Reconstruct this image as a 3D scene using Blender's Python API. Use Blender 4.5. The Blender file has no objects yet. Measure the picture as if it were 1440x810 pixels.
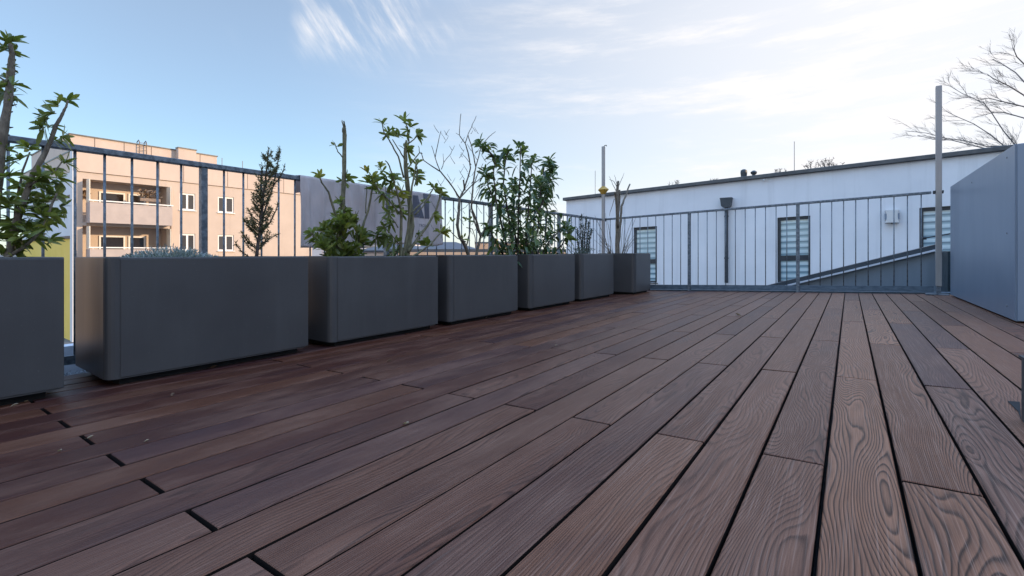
import bpy, math, random
from mathutils import Vector, Matrix
R = math.radians
rnd = random.Random(11)
scn = bpy.context.scene
col = scn.collection

# ------------------------------------------------------------------ world frame and image-pixel helpers
# world: +Y runs along the deck boards, +X across them, z = 0 at the deck under the camera.
# Terrace and white building heights are sheared to match the image: deck height = SHEAR * x.
F_PX, HORIZON, YAW, SHEAR = 659.53, 356.34, 0.623625, 0.03409
EYE = Vector((0, 0, 0.45))
CO, SI = math.cos(YAW), math.sin(YAW)
def ray(px, py):
    X = (px - 720) / F_PX; Y = (HORIZON - py) / F_PX
    return Vector((CO * X - SI, SI * X + CO, Y))
def on_y(px, py, Y): r = ray(px, py); return EYE + r * (Y / r.y)
def on_x(px, py, X): r = ray(px, py); return EYE + r * (X / r.x)
def on_deck(px, py): r = ray(px, py); return EYE + r * (-EYE.z / (r.z - SHEAR * r.x))
def at(px, py, d): return EYE + ray(px, py) * d
def deck_z(x): return SHEAR * x

# ------------------------------------------------------------------ mesh builder
ORG = {}
class MB:
    def __init__(s): s.v = []; s.f = []; s.a = []; s.m = []
    def add(s, vs, fs, a=0.0, m=0):
        b = len(s.v); s.v += [tuple(p) for p in vs]; s.a += (a if isinstance(a, list) else [a] * len(vs))
        s.f += [tuple(b + i for i in f) for f in fs]; s.m += [m] * len(fs)
    def box(s, x0, x1, y0, y1, z0, z1, shear=0.0, m=0):
        vs = [(x, y, z + shear * x) for z in (z0, z1) for y in (y0, y1) for x in (x0, x1)]
        s.add(vs, [(0, 2, 3, 1), (4, 5, 7, 6), (0, 1, 5, 4), (2, 6, 7, 3), (0, 4, 6, 2), (1, 3, 7, 5)], m=m)
    def tube(s, pts, rad, n=6, a=0.0, cap=True):
        pts = [Vector(p) for p in pts]
        if not isinstance(rad, (list, tuple)): rad = [rad] * len(pts)
        rings = []; up = Vector((0.31, 0.87, 0.4)).normalized()
        for i, p in enumerate(pts):
            d = (pts[min(i + 1, len(pts) - 1)] - pts[max(i - 1, 0)])
            if d.length < 1e-9: d = Vector((0, 0, 1))
            d.normalize(); u = d.cross(up)
            if u.length < 1e-3: u = d.cross(Vector((1, 0, 0)))
            u.normalize(); w = d.cross(u)
            rings.append([p + (u * math.cos(2 * math.pi * k / n) + w * math.sin(2 * math.pi * k / n)) * rad[i] for k in range(n)])
        vs = [q for r_ in rings for q in r_]; fs = []
        for i in range(len(pts) - 1):
            for k in range(n):
                k2 = (k + 1) % n
                fs.append((i * n + k, i * n + k2, (i + 1) * n + k2, (i + 1) * n + k))
        if cap:
            fs.append(tuple(range(n - 1, -1, -1))); fs.append(tuple((len(pts) - 1) * n + k for k in range(n)))
        s.add(vs, fs, a)
    def lathe(s, c, prof, n=20):
        vs = []; fs = []
        for r_, z in prof:
            vs += [(c[0] + r_ * math.cos(2 * math.pi * k / n), c[1] + r_ * math.sin(2 * math.pi * k / n), c[2] + z) for k in range(n)]
        for i in range(len(prof) - 1):
            for k in range(n):
                k2 = (k + 1) % n; fs.append((i * n + k, i * n + k2, (i + 1) * n + k2, (i + 1) * n + k))
        fs.append(tuple(range(n - 1, -1, -1))); fs.append(tuple((len(prof) - 1) * n + k for k in range(n)))
        s.add(vs, fs)
    def prism(s, poly, vec):
        n = len(poly); vec = Vector(vec); a = [Vector(p) for p in poly]; b = [p + vec for p in a]
        s.add(a + b, [tuple(range(n - 1, -1, -1)), tuple(range(n, 2 * n))] + [(i, (i + 1) % n, n + (i + 1) % n, n + i) for i in range(n)])
    def leaf(s, base, d, up, L, W, droop=0.2, a=0.5, fold=0.25):
        d = d.normalized(); side = d.cross(up)
        if side.length < 1e-3: side = d.cross(Vector((1, 0.2, 0)))
        side.normalize(); nn = side.cross(d).normalized()
        ts = (0, .2, .5, .8, 1); ws = (.14, .66, 1.0, .80, .10); vs = []; fs = []
        for t, w in zip(ts, ws):
            p = base + d * L * t - Vector((0, 0, 1)) * droop * L * t * t
            h = nn * (fold * W * w * .5)
            vs += [p + side * W * w * .5 + h, p, p - side * W * w * .5 + h]
        for i in range(4):
            b = i * 3; fs += [(b, b + 1, b + 4, b + 3), (b + 1, b + 2, b + 5, b + 4)]
        s.add(vs, fs, a)
    def needle(s, base, d, L, W, a=0.5):
        d = d.normalized(); side = d.cross(Vector((rnd.uniform(-1, 1), rnd.uniform(-1, 1), .5)))
        if side.length < 1e-3: side = Vector((1, 0, 0))
        side = side.normalized() * W * .5
        s.add([base - side * .6, base + side * .6, base + d * L * .6 + side, base + d * L, base + d * L * .6 - side], [(0, 1, 2, 3, 4)], a)
    def build(s, name, mat, parent=None, smooth=False, origin=None):
        me = bpy.data.meshes.new(name)
        o = bpy.data.objects.new(name, me); col.objects.link(o)
        if parent is not None: o.parent = parent; org = ORG[parent]
        else:
            org = Vector(origin) if origin is not None else Vector((0, 0, 0)); o.location = org
        ORG[o] = org
        me.from_pydata([(v[0] - org.x, v[1] - org.y, v[2] - org.z) for v in s.v], [], s.f)
        for mt in (mat if isinstance(mat, (list, tuple)) else [mat]): me.materials.append(mt)
        if any(s.m): me.polygons.foreach_set('material_index', s.m)
        at_ = me.attributes.new('lv', 'FLOAT', 'POINT'); at_.data.foreach_set('value', s.a)
        if smooth: me.polygons.foreach_set('use_smooth', [True] * len(me.polygons))
        me.update()
        return o

def tag(o, label=None, cat=None, group=None, kind=None):
    if label: o['label'] = label
    if cat: o['category'] = cat
    if group: o['group'] = group
    if kind: o['kind'] = kind
    return o
def thing(name, loc, label, cat, group=None):
    o = bpy.data.objects.new(name, None); col.objects.link(o); o.location = loc; o.empty_display_size = .1
    ORG[o] = Vector(loc); return tag(o, label, cat, group)
def copy_part(o, parent, off):
    c = o.copy(); col.objects.link(c); c.parent = parent; c.location = Vector(o.location) + Vector(off); ORG[c] = ORG[o]
    return c
def bevel(o, w, seg=2):
    m = o.modifiers.new('bevel', 'BEVEL'); m.width = w; m.segments = seg; m.limit_method = 'ANGLE'; m.angle_limit = R(35)
    return o

# ------------------------------------------------------------------ materials
def nodes(name):
    m = bpy.data.materials.new(name); m.use_nodes = True
    nt = m.node_tree; b = nt.nodes['Principled BSDF']
    return m, nt, b
def N(nt, t, **kw):
    n = nt.nodes.new(t)
    for k, v in kw.items():
        if k in n.inputs: n.inputs[k].default_value = v
        else: setattr(n, k, v)
    return n
def math_(nt, op, a, b=None, c=None, clamp=False):
    n = nt.nodes.new('ShaderNodeMath'); n.operation = op; n.use_clamp = clamp
    for i, x in enumerate((a, b, c)):
        if x is None: continue
        if isinstance(x, (int, float)): n.inputs[i].default_value = x
        else: nt.links.new(x, n.inputs[i])
    return n.outputs[0]
def ramp(nt, fac, stops):
    n = nt.nodes.new('ShaderNodeValToRGB'); e = n.color_ramp.elements
    while len(e) < len(stops): e.new(.5)
    for el, (p, c) in zip(e, stops): el.position = p; el.color = (*c, 1) if len(c) == 3 else c
    nt.links.new(fac, n.inputs[0]); return n.outputs[0]
def mixc(nt, f, a, b, mode='MIX'):
    n = nt.nodes.new('ShaderNodeMix'); n.data_type = 'RGBA'; n.blend_type = mode
    for i, x in ((0, f), (6, a), (7, b)):
        if isinstance(x, (int, float)): n.inputs[i].default_value = x
        elif isinstance(x, tuple): n.inputs[i].default_value = (*x, 1)
        else: nt.links.new(x, n.inputs[i])
    return n.outputs[2]
def noise(nt, vec, scale, detail=4, rough=.55):
    n = N(nt, 'ShaderNodeTexNoise'); n.inputs['Scale'].default_value = scale; n.inputs['Detail'].default_value = detail
    n.inputs['Roughness'].default_value = rough
    nt.links.new(vec, n.inputs['Vector']); return n.outputs['Fac']
def mapping(nt, vec, sc, loc=(0, 0, 0), rot=(0, 0, 0)):
    n = N(nt, 'ShaderNodeMapping'); n.inputs['Scale'].default_value = sc; n.inputs['Location'].default_value = loc; n.inputs['Rotation'].default_value = rot
    nt.links.new(vec, n.inputs['Vector']); return n.outputs[0]
def bump(nt, b, h, strength=.3, dist=.01):
    n = N(nt, 'ShaderNodeBump'); n.inputs['Strength'].default_value = strength; n.inputs['Distance'].default_value = dist
    nt.links.new(h, n.inputs['Height']); nt.links.new(n.outputs[0], b.inputs['Normal'])
def mat(name, c1, c2=None, rough=.6, metal=0.0, scale=6.0, stretch=(1, 1, 1), bstr=0.0, bscale=40.0, bdist=.004, rvar=.1, spec=.5, lo=.35, hi=.65):
    m, nt, b = nodes(name)
    tc = N(nt, 'ShaderNodeTexCoord').outputs['Object']
    v = mapping(nt, tc, stretch)
    n1 = noise(nt, v, scale, 6, .6)
    c = ramp(nt, n1, [(lo, c1), (hi, c2 or c1)])
    nt.links.new(c, b.inputs['Base Color'])
    rr = N(nt, 'ShaderNodeMapRange'); rr.inputs['To Min'].default_value = max(rough - rvar, .03); rr.inputs['To Max'].default_value = min(rough + rvar, 1)
    nt.links.new(noise(nt, v, scale * 2.3, 4), rr.inputs['Value']); nt.links.new(rr.outputs[0], b.inputs['Roughness'])
    b.inputs['Metallic'].default_value = metal; b.inputs['Specular IOR Level'].default_value = spec
    if bstr: bump(nt, b, noise(nt, tc, bscale, 4), bstr, bdist)
    return m

def wood_material():
    m, nt, b = nodes('thermo_ash')
    at_ = N(nt, 'ShaderNodeAttribute', attribute_name='wood').outputs['Vector']   # across, along, board number
    sp = N(nt, 'ShaderNodeSeparateXYZ'); nt.links.new(at_, sp.inputs[0]); x, y, k = sp.outputs
    wn = N(nt, 'ShaderNodeTexWhiteNoise', noise_dimensions='1D'); nt.links.new(k, wn.inputs['W'])
    sc = N(nt, 'ShaderNodeSeparateColor'); nt.links.new(wn.outputs['Color'], sc.inputs[0]); r1, r2, r3 = sc.outputs
    # growth rings: contour lines of a field stretched along the board -> cathedral figure
    f1 = noise(nt, mapping(nt, at_, (7.5, 1.25, 1)), 1.0, 1.3, .4)
    f2 = noise(nt, mapping(nt, at_, (60, 9.0, 1)), 1.0, 2, .5)
    vo = N(nt, 'ShaderNodeTexVoronoi'); vo.inputs['Scale'].default_value = 1.0; nt.links.new(mapping(nt, at_, (6.5, 1.5, 1)), vo.inputs['Vector'])
    vc = N(nt, 'ShaderNodeSeparateColor'); nt.links.new(vo.outputs['Color'], vc.inputs[0])
    knot = math_(nt, 'MULTIPLY', math_(nt, 'GREATER_THAN', vc.outputs[0], .66), ramp(nt, vo.outputs['Distance'], [(0, (1, 1, 1)), (.16, (.5, .5, .5)), (.46, (0, 0, 0))]))
    warp = math_(nt, 'MULTIPLY_ADD', knot, .22, math_(nt, 'MULTIPLY_ADD', f2, .013, f1))
    slope = math_(nt, 'MULTIPLY_ADD', math_(nt, 'MULTIPLY', r1, r1), 13.0, 3.0)
    ph = math_(nt, 'ADD', math_(nt, 'MULTIPLY', warp, math_(nt, 'MULTIPLY_ADD', r2, 26, 20)), math_(nt, 'MULTIPLY', math_(nt, 'MULTIPLY', x, slope), 16.0))
    saw = math_(nt, 'FRACT', ph)
    line = ramp(nt, saw, [(0, (.10, .10, .10)), (.09, (.0, .0, .0)), (.34, (.70, .70, .70)), (.86, (1, 1, 1)), (1, (.10, .10, .10))])
    fibre = noise(nt, mapping(nt, at_, (520, 9, 1)), 1.0, 3, .7)
    pore = noise(nt, mapping(nt, at_, (420, 4.5, 1)), 1.0, 3, .6)
    blotch = noise(nt, mapping(nt, at_, (9, 2.6, 1)), 1.0, 5, .6)
    geo = N(nt, 'ShaderNodeNewGeometry'); wx = N(nt, 'ShaderNodeSeparateXYZ'); nt.links.new(geo.outputs['Position'], wx.inputs[0])
    greying = N(nt, 'ShaderNodeMapRange'); greying.inputs['From Min'].default_value = -1.7; greying.inputs['From Max'].default_value = .2
    nt.links.new(wx.outputs[0], greying.inputs['Value'])                      # boards towards +X are greyer and paler, with stronger grain
    board = ramp(nt, r3, [(0, (.046, .014, .011)), (.18, (.082, .026, .012)), (.36, (.034, .017, .024)), (.55, (.108, .038, .015)), (.75, (.060, .024, .016)), (1, (.050, .015, .010))])
    grey = ramp(nt, r3, [(0, (.128, .054, .034)), (.3, (.275, .132, .074)), (.5, (.145, .070, .049)), (.75, (.228, .112, .068)), (1, (.104, .056, .047))])
    base = mixc(nt, greying.outputs[0], board, grey)
    base = mixc(nt, math_(nt, 'MULTIPLY', ramp(nt, blotch, [(.45, (0, 0, 0)), (.75, (1, 1, 1))]), .42), base, (.27, .155, .105))
    base = mixc(nt, math_(nt, 'MULTIPLY', ramp(nt, blotch, [(.25, (1, 1, 1)), (.45, (0, 0, 0))]), .40), base, (.050, .030, .032))
    amp = math_(nt, 'MULTIPLY', math_(nt, 'MULTIPLY_ADD', greying.outputs[0], .58, .40), math_(nt, 'MULTIPLY_ADD', r2, .55, .60), None, True)
    dark = mixc(nt, 1.0, base, (.16, .17, .21), 'MULTIPLY')
    c = mixc(nt, math_(nt, 'MULTIPLY', math_(nt, 'SUBTRACT', 1.0, line), amp), base, dark)
    c = mixc(nt, math_(nt, 'MULTIPLY', ramp(nt, fibre, [(.36, (1, 1, 1)), (.58, (0, 0, 0))]), .46), c, mixc(nt, 1.0, c, (.45, .45, .5), 'MULTIPLY'))
    silver = math_(nt, 'MULTIPLY', ramp(nt, pore, [(.52, (0, 0, 0)), (.72, (1, 1, 1))]), math_(nt, 'MULTIPLY', greying.outputs[0], .26))
    c = mixc(nt, silver, c, (.48, .35, .28))
    c = mixc(nt, 1.0, c, (1.14, 1.03, 0.98), "MULTIPLY")
    nt.links.new(c, b.inputs['Base Color'])
    rg = N(nt, 'ShaderNodeMapRange'); rg.inputs['To Min'].default_value = .34; rg.inputs['To Max'].default_value = .52
    nt.links.new(blotch, rg.inputs['Value']); nt.links.new(rg.outputs[0], b.inputs['Roughness'])
    b.inputs['Specular IOR Level'].default_value = .11
    h = math_(nt, 'ADD', math_(nt, 'MULTIPLY', line, .5), math_(nt, 'MULTIPLY', fibre, .6))
    bump(nt, b, h, .5, .0018)
    return m

def leaf_material(name, stops, trans=.34, rough=.42):
    m, nt, b = nodes(name)
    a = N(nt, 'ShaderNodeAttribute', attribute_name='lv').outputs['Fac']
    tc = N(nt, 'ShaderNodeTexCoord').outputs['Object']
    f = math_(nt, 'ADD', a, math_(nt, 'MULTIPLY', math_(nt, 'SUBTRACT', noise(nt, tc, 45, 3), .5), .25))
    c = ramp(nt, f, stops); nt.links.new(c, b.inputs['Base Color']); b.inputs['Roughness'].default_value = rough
    t = N(nt, 'ShaderNodeBsdfTranslucent'); nt.links.new(mixc(nt, 1.0, c, (1.25, 1.3, .7), 'MULTIPLY'), t.inputs['Color'])
    mx = N(nt, 'ShaderNodeMixShader'); mx.inputs[0].default_value = trans
    nt.links.new(b.outputs[0], mx.inputs[1]); nt.links.new(t.outputs[0], mx.inputs[2])
    nt.links.new(mx.outputs[0], nt.nodes['Material Output'].inputs['Surface'])
    return m

def render_wall(name, c1, c2, stain=(.3, .3, .3), amt=.25, zs=.5):
    m, nt, b = nodes(name)
    tc = N(nt, 'ShaderNodeTexCoord').outputs['Object']
    c = ramp(nt, noise(nt, tc, .7, 6, .6), [(.3, c1), (.7, c2)])
    st = noise(nt, mapping(nt, tc, (3.2, 3.2, .16)), 1.0, 5, .65)
    c = mixc(nt, math_(nt, 'MULTIPLY', ramp(nt, st, [(.52, (0, 0, 0)), (.8, (1, 1, 1))]), amt), c, stain)
    nt.links.new(c, b.inputs['Base Color']); b.inputs['Roughness'].default_value = .9; b.inputs['Specular IOR Level'].default_value = .2
    bump(nt, b, noise(nt, tc, 90, 3), .25, .01)
    return m

M = {}
M['wood'] = wood_material()
M['edge'] = mat('shaded_board_edge', (.010, .007, .006), (.020, .014, .012), .95, spec=.1)  # near-black sides put the shade of the board gaps into the colour
M['under'] = mat('subfloor', (.008, .008, .009), (.014, .013, .012), .95)
def planter_material():
    m, nt, b = nodes('anthracite_fibre_cement')
    tc = N(nt, 'ShaderNodeTexCoord').outputs['Object']; geo = N(nt, 'ShaderNodeNewGeometry').outputs['Position']
    c = ramp(nt, noise(nt, geo, 2.2, 6, .6), [(.3, (.052, .049, .049)), (.7, (.068, .065, .064))])
    drip = noise(nt, mapping(nt, geo, (7, 7, .7)), 1.0, 6, .65)
    c = mixc(nt, math_(nt, 'MULTIPLY', ramp(nt, drip, [(.52, (0, 0, 0)), (.75, (1, 1, 1))]), .22), c, (.105, .103, .10))
    specks = noise(nt, geo, 95, 3, .6)
    c = mixc(nt, math_(nt, 'MULTIPLY', ramp(nt, specks, [(.68, (0, 0, 0)), (.74, (1, 1, 1))]), .30), c, (.19, .18, .17))
    nt.links.new(c, b.inputs['Base Color'])
    rr = N(nt, 'ShaderNodeMapRange'); rr.inputs['To Min'].default_value = .30; rr.inputs['To Max'].default_value = .50; nt.links.new(drip, rr.inputs['Value']); nt.links.new(rr.outputs[0], b.inputs['Roughness'])
    b.inputs['Specular IOR Level'].default_value = .45
    bump(nt, b, noise(nt, geo, 160, 4), .12, .0015); return m
M['planter'] = planter_material()
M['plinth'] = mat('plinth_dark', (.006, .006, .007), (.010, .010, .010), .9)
M['soil'] = mat('soil', (.018, .012, .008), (.05, .035, .024), .95, scale=30, bstr=.8, bscale=60, bdist=.02)
M['galv'] = mat('galvanised_steel', (.095, .112, .130), (.19, .215, .24), .55, metal=.4, scale=38, bstr=.06, bscale=90, lo=.4, hi=.6)
M['galvdark'] = mat('weathered_edge_profile', (.065, .095, .125), (.13, .17, .21), .6, metal=.3, scale=14, stretch=(1, 1, 3))
M['pole'] = mat('brushed_aluminium', (.26, .245, .24), (.34, .32, .31), .42, metal=.4, scale=10, stretch=(1, 1, .1))
M['clamp'] = mat('clamp_black', (.02, .024, .03), (.04, .045, .05), .5, metal=.4)
M['yellow'] = mat('faded_yellow', (.40, .23, .025), (.52, .31, .045), .5, scale=18)
M['box'] = mat('blue_grey_sheet_metal', (.165, .215, .29), (.195, .25, .325), .36, metal=.35, scale=1.0, stretch=(2.0, 2.0, .5), bstr=.02, bscale=2, bdist=.02, rvar=.08)
M['screw'] = mat('screw_steel', (.16, .16, .17), (.2, .2, .2), .4, metal=.9)
M['white'] = render_wall('white_render', (.66, .675, .70), (.77, .78, .80), (.42, .43, .44), .42)
M['cap'] = mat('dark_roof_edge', (.07, .075, .08), (.11, .115, .12), .5, metal=.4)
M['frame'] = mat('dark_window_frame', (.014, .02, .028), (.025, .032, .042), .45)
M['blind'] = None
M['anthr'] = mat('anthracite_gutter', (.035, .045, .055), (.05, .06, .07), .45, metal=.3)
M['lamp'] = mat('white_fitting', (.55, .56, .56), (.62, .62, .61), .4)
M['ramp'] = mat('blue_grey_stair_cladding', (.17, .21, .25), (.225, .265, .31), .5, metal=.3, scale=1.2, stretch=(3, 3, .4))
M['pale'] = mat('pale_edge_strip', (.55, .57, .61), (.64, .65, .68), .45)
M['peach'] = render_wall('peach_render', (.52, .425, .35), (.58, .475, .39), (.40, .31, .26), .35)
M['panel'] = mat('concrete_panel', (.54, .435, .36), (.60, .485, .40), .85, scale=.8, stretch=(1, 1, .4))
M['balc'] = mat('balcony_panel', (.42, .36, .33), (.48, .41, .37), .8, scale=2)
M['endwall'] = render_wall('end_wall_render', (.60, .63, .66), (.68, .70, .72), (.4, .42, .44), .25)
M['yellowwall'] = render_wall('yellow_render', (.78, .56, .12), (.84, .62, .17), (.45, .38, .12), .2)
M['whitepvc'] = mat('white_window_frame', (.74, .73, .70), (.8, .79, .77), .45)
M['cream'] = mat('cream_side_screen', (.70, .64, .52), (.76, .70, .58), .5)
M['joint'] = mat('joint_dark', (.16, .12, .10), (.2, .15, .12), .9)
M['rust'] = mat('ladder_steel', (.12, .10, .09), (.2, .16, .14), .6, metal=.6)
M['slate'] = mat('slate_roof', (.055, .062, .078), (.085, .092, .11), .55, scale=3, stretch=(1, 6, 1))
M['gravel'] = mat('gravel', (.03, .032, .036), (.30, .31, .32), .9, scale=70)
M['ground'] = mat('street_ground', (.10, .10, .095), (.16, .155, .145), .95, scale=.15)
M['slab'] = mat('slab_dark', (.05, .05, .055), (.085, .085, .09), .9)
M['bark'] = mat('grey_brown_bark', (.085, .068, .050), (.20, .165, .12), .9, scale=60, stretch=(1, 1, .35), bstr=.7, bscale=140, bdist=.004)
M['barkgreen'] = mat('mossy_bark', (.095, .085, .048), (.21, .19, .11), .9, scale=45, stretch=(1, 1, .4), bstr=.7, bscale=120, bdist=.005)
M['twig'] = mat('twig_brown', (.045, .032, .028), (.085, .062, .052), .85, scale=50)
M['paletwig'] = mat('pale_twig', (.14, .115, .09), (.2, .17, .14), .85, scale=50)
M['darktwig'] = mat('tree_bark', (.13, .115, .108), (.19, .165, .152), .9, scale=10)
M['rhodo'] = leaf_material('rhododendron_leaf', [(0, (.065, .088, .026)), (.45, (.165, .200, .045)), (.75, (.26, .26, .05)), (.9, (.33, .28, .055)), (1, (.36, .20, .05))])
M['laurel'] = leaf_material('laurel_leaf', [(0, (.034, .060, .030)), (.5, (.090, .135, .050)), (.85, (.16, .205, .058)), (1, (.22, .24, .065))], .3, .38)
M['yew'] = leaf_material('yew_needle', [(0, (.05, .055, .022)), (.5, (.105, .10, .040)), (1, (.18, .16, .06))], .15, .6)
M['rosemary'] = leaf_material('rosemary_leaf', [(0, (.02, .03, .024)), (.5, (.045, .06, .045)), (1, (.09, .11, .085))], .15, .6)
M['lavender'] = leaf_material('silver_leaf', [(0, (.10, .125, .125)), (.5, (.22, .26, .26)), (1, (.42, .46, .45))], .15, .8)
M['dry'] = leaf_material('dry_leaf', [(0, (.07, .035, .018)), (.5, (.16, .09, .05)), (1, (.36, .28, .2))], .2, .8)
M['steeldark'] = mat('dark_coated_steel', (.02, .035, .042), (.035, .05, .06), .4, metal=.3)
M['text'] = mat('grey_print', (.10, .10, .125), (.13, .13, .155), .8)

def glass_dark(name, c=(.02, .022, .025), rough=.06):
    m, nt, b = nodes(name); b.inputs['Base Color'].default_value = (*c, 1); b.inputs['Roughness'].default_value = rough; b.inputs['Specular IOR Level'].default_value = .6
    return m
M['glass'] = glass_dark('window_glass', (.055, .052, .05))
M['glassdoor'] = glass_dark('balcony_door_glass', (.025, .02, .018))

def blind_material():                      # day-and-night roller blind: sheer and solid bands of fabric
    m, nt, b = nodes('striped_roller_blind')
    tc = N(nt, 'ShaderNodeTexCoord').outputs['Object']; sp = N(nt, 'ShaderNodeSeparateXYZ'); nt.links.new(tc, sp.inputs[0])
    s_ = math_(nt, 'FRACT', math_(nt, 'MULTIPLY', math_(nt, 'SUBTRACT', sp.outputs[2], math_(nt, 'MULTIPLY', sp.outputs[0], SHEAR)), 6.4))
    c = ramp(nt, s_, [(0, (.16, .25, .30)), (.16, (.10, .17, .21)), (.24, (.46, .60, .64)), (.62, (.60, .70, .72)), (.74, (.36, .50, .54)), (1, (.16, .25, .30))])
    big = noise(nt, mapping(nt, tc, (1.5, 1, 2.2)), 1, 3)
    c = mixc(nt, ramp(nt, big, [(.4, (0, 0, 0)), (.7, (.55, .55, .55))]), c, (.24, .37, .42))
    nt.links.new(c, b.inputs['Base Color']); b.inputs['Roughness'].default_value = .12; b.inputs['Specular IOR Level'].default_value = .6
    return m
M['blind'] = blind_material()

def banner_material():
    m, nt, b = nodes('weathered_banner_fabric')
    tc = N(nt, 'ShaderNodeTexCoord').outputs['Object']
    c = ramp(nt, noise(nt, mapping(nt, tc, (1, 3, 1.4)), 2.2, 6, .65), [(.3, (.62, .55, .545)), (.7, (.78, .70, .69))])
    c = mixc(nt, math_(nt, 'MULTIPLY', ramp(nt, noise(nt, mapping(nt, tc, (1, 11, .5)), 1.5, 4), [(.5, (0, 0, 0)), (.75, (1, 1, 1))]), .35), c, (.50, .45, .46))
    nt.links.new(c, b.inputs['Base Color']); b.inputs['Roughness'].default_value = .8
    bump(nt, b, noise(nt, mapping(nt, tc, (1, 5, 2)), 4, 5), .5, .02)
    t = N(nt, 'ShaderNodeBsdfTranslucent'); nt.links.new(c, t.inputs['Color'])
    mx = N(nt, 'ShaderNodeMixShader'); mx.inputs[0].default_value = .4
    nt.links.new(b.outputs[0], mx.inputs[1]); nt.links.new(t.outputs[0], mx.inputs[2]); nt.links.new(mx.outputs[0], nt.nodes['Material Output'].inputs['Surface'])
    return m
M['banner'] = banner_material()

# ------------------------------------------------------------------ setting: ground, slab, deck, gravel gutter
g = MB(); g.add([(-3000, -3000, -4.85), (3000, -3000, -4.85), (3000, 3000, -4.85), (-3000, 3000, -4.85)], [(0, 1, 2, 3)])
tag(g.build('ground', M['ground']), kind='structure')
s = MB(); s.box(-3.30, 6.0, -5, 6.78, -4.846, -.075, SHEAR); tag(s.build('terrace_slab', M['slab']), kind='structure')
s = MB(); s.box(-2.86, 5.9, -4.9, 6.545, -.071, -.032, SHEAR); tag(s.build('deck_subfloor', M['under']), kind='structure')

PITCH, V0 = .121864, -.0412
def make_deck():
    vs = []; fs = []; at_ = []; mi = []; bid = 0
    wd, ch = PITCH - .0065, .0022
    for n in range(-23, 40):
        x0 = V0 + n * PITCH + .00325; x1 = x0 + wd
        js = [(.361 if n % 2 == 0 else 1.200) + 1.732 * k for k in range(-3, 5)]
        edges = [-4.7] + [j for j in js if -4.3 < j < 6.3] + [6.56]
        gap = .0050 if n < -7 else (.0048 if n < -3 else .0040)
        for i in range(len(edges) - 1):
            ya = edges[i] + (gap if i else 0); yb = edges[i + 1] - (gap if i < len(edges) - 2 else 0)
            dz = rnd.uniform(-.0009, .0009); tw = rnd.uniform(-.0006, .0006); bid += 1; off = rnd.uniform(0, 60)
            sect = [(x0, -.026), (x1, -.026), (x1, -ch), (x1 - ch, 0), (x0 + ch, 0), (x0, -ch)]
            b = len(vs); ys = [ya, ya + .0015, yb - .0015, yb]
            for q, y in enumerate(ys):
                for (x, z) in sect:
                    zz = z - (.0015 if q in (0, 3) and z > -.02 else 0)
                    vs.append((x, y, zz + deck_z(x) + dz + tw * (1 if x > (x0 + x1) / 2 else -1)))
                    at_.append((x - (x0 + x1) / 2, y + off, bid * 3.17))
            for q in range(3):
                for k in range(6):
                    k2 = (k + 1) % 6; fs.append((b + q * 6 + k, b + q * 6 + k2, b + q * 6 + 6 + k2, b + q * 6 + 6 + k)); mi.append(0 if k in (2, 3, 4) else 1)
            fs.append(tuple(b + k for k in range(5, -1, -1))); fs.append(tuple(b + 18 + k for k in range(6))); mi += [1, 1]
    me = bpy.data.meshes.new('deck'); me.from_pydata(vs, [], fs)
    a = me.attributes.new('wood', 'FLOAT_VECTOR', 'POINT'); a.data.foreach_set('vector', [c for v in at_ for c in v])
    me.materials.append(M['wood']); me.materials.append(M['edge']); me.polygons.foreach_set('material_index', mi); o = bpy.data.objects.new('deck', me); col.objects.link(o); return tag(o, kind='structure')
make_deck()

gr = MB()                                             # loose stones in the gutter strip behind the planters
for i in range(8200):
    x = rnd.uniform(-3.22, -2.87); y = rnd.uniform(-.6, 6.5) if i > 4800 else rnd.uniform(.25, 1.0); r_ = rnd.uniform(.008, .016)
    c = Vector((x, y, deck_z(x) - .068 + rnd.uniform(0, .02)))
    pts = [c + Vector(d) * r_ * rnd.uniform(.7, 1.2) for d in ((1, 0, 0), (0, 1, 0), (-1, 0, 0), (0, -1, 0), (0, 0, .75), (0, 0, -.7))]
    gr.add(pts, [(0, 1, 4), (1, 2, 4), (2, 3, 4), (3, 0, 4), (1, 0, 5), (2, 1, 5), (3, 2, 5), (0, 3, 5)])
fl = MB(); fl.box(-3.36, -3.25, -5, 6.80, -.09, .085, SHEAR); tag(fl.build('edge_kerb', M['pale']), kind='structure')
tag(gr.build('gravel', M['gravel']), kind='stuff', label='pale loose gravel in the gutter strip behind the planters')

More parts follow.
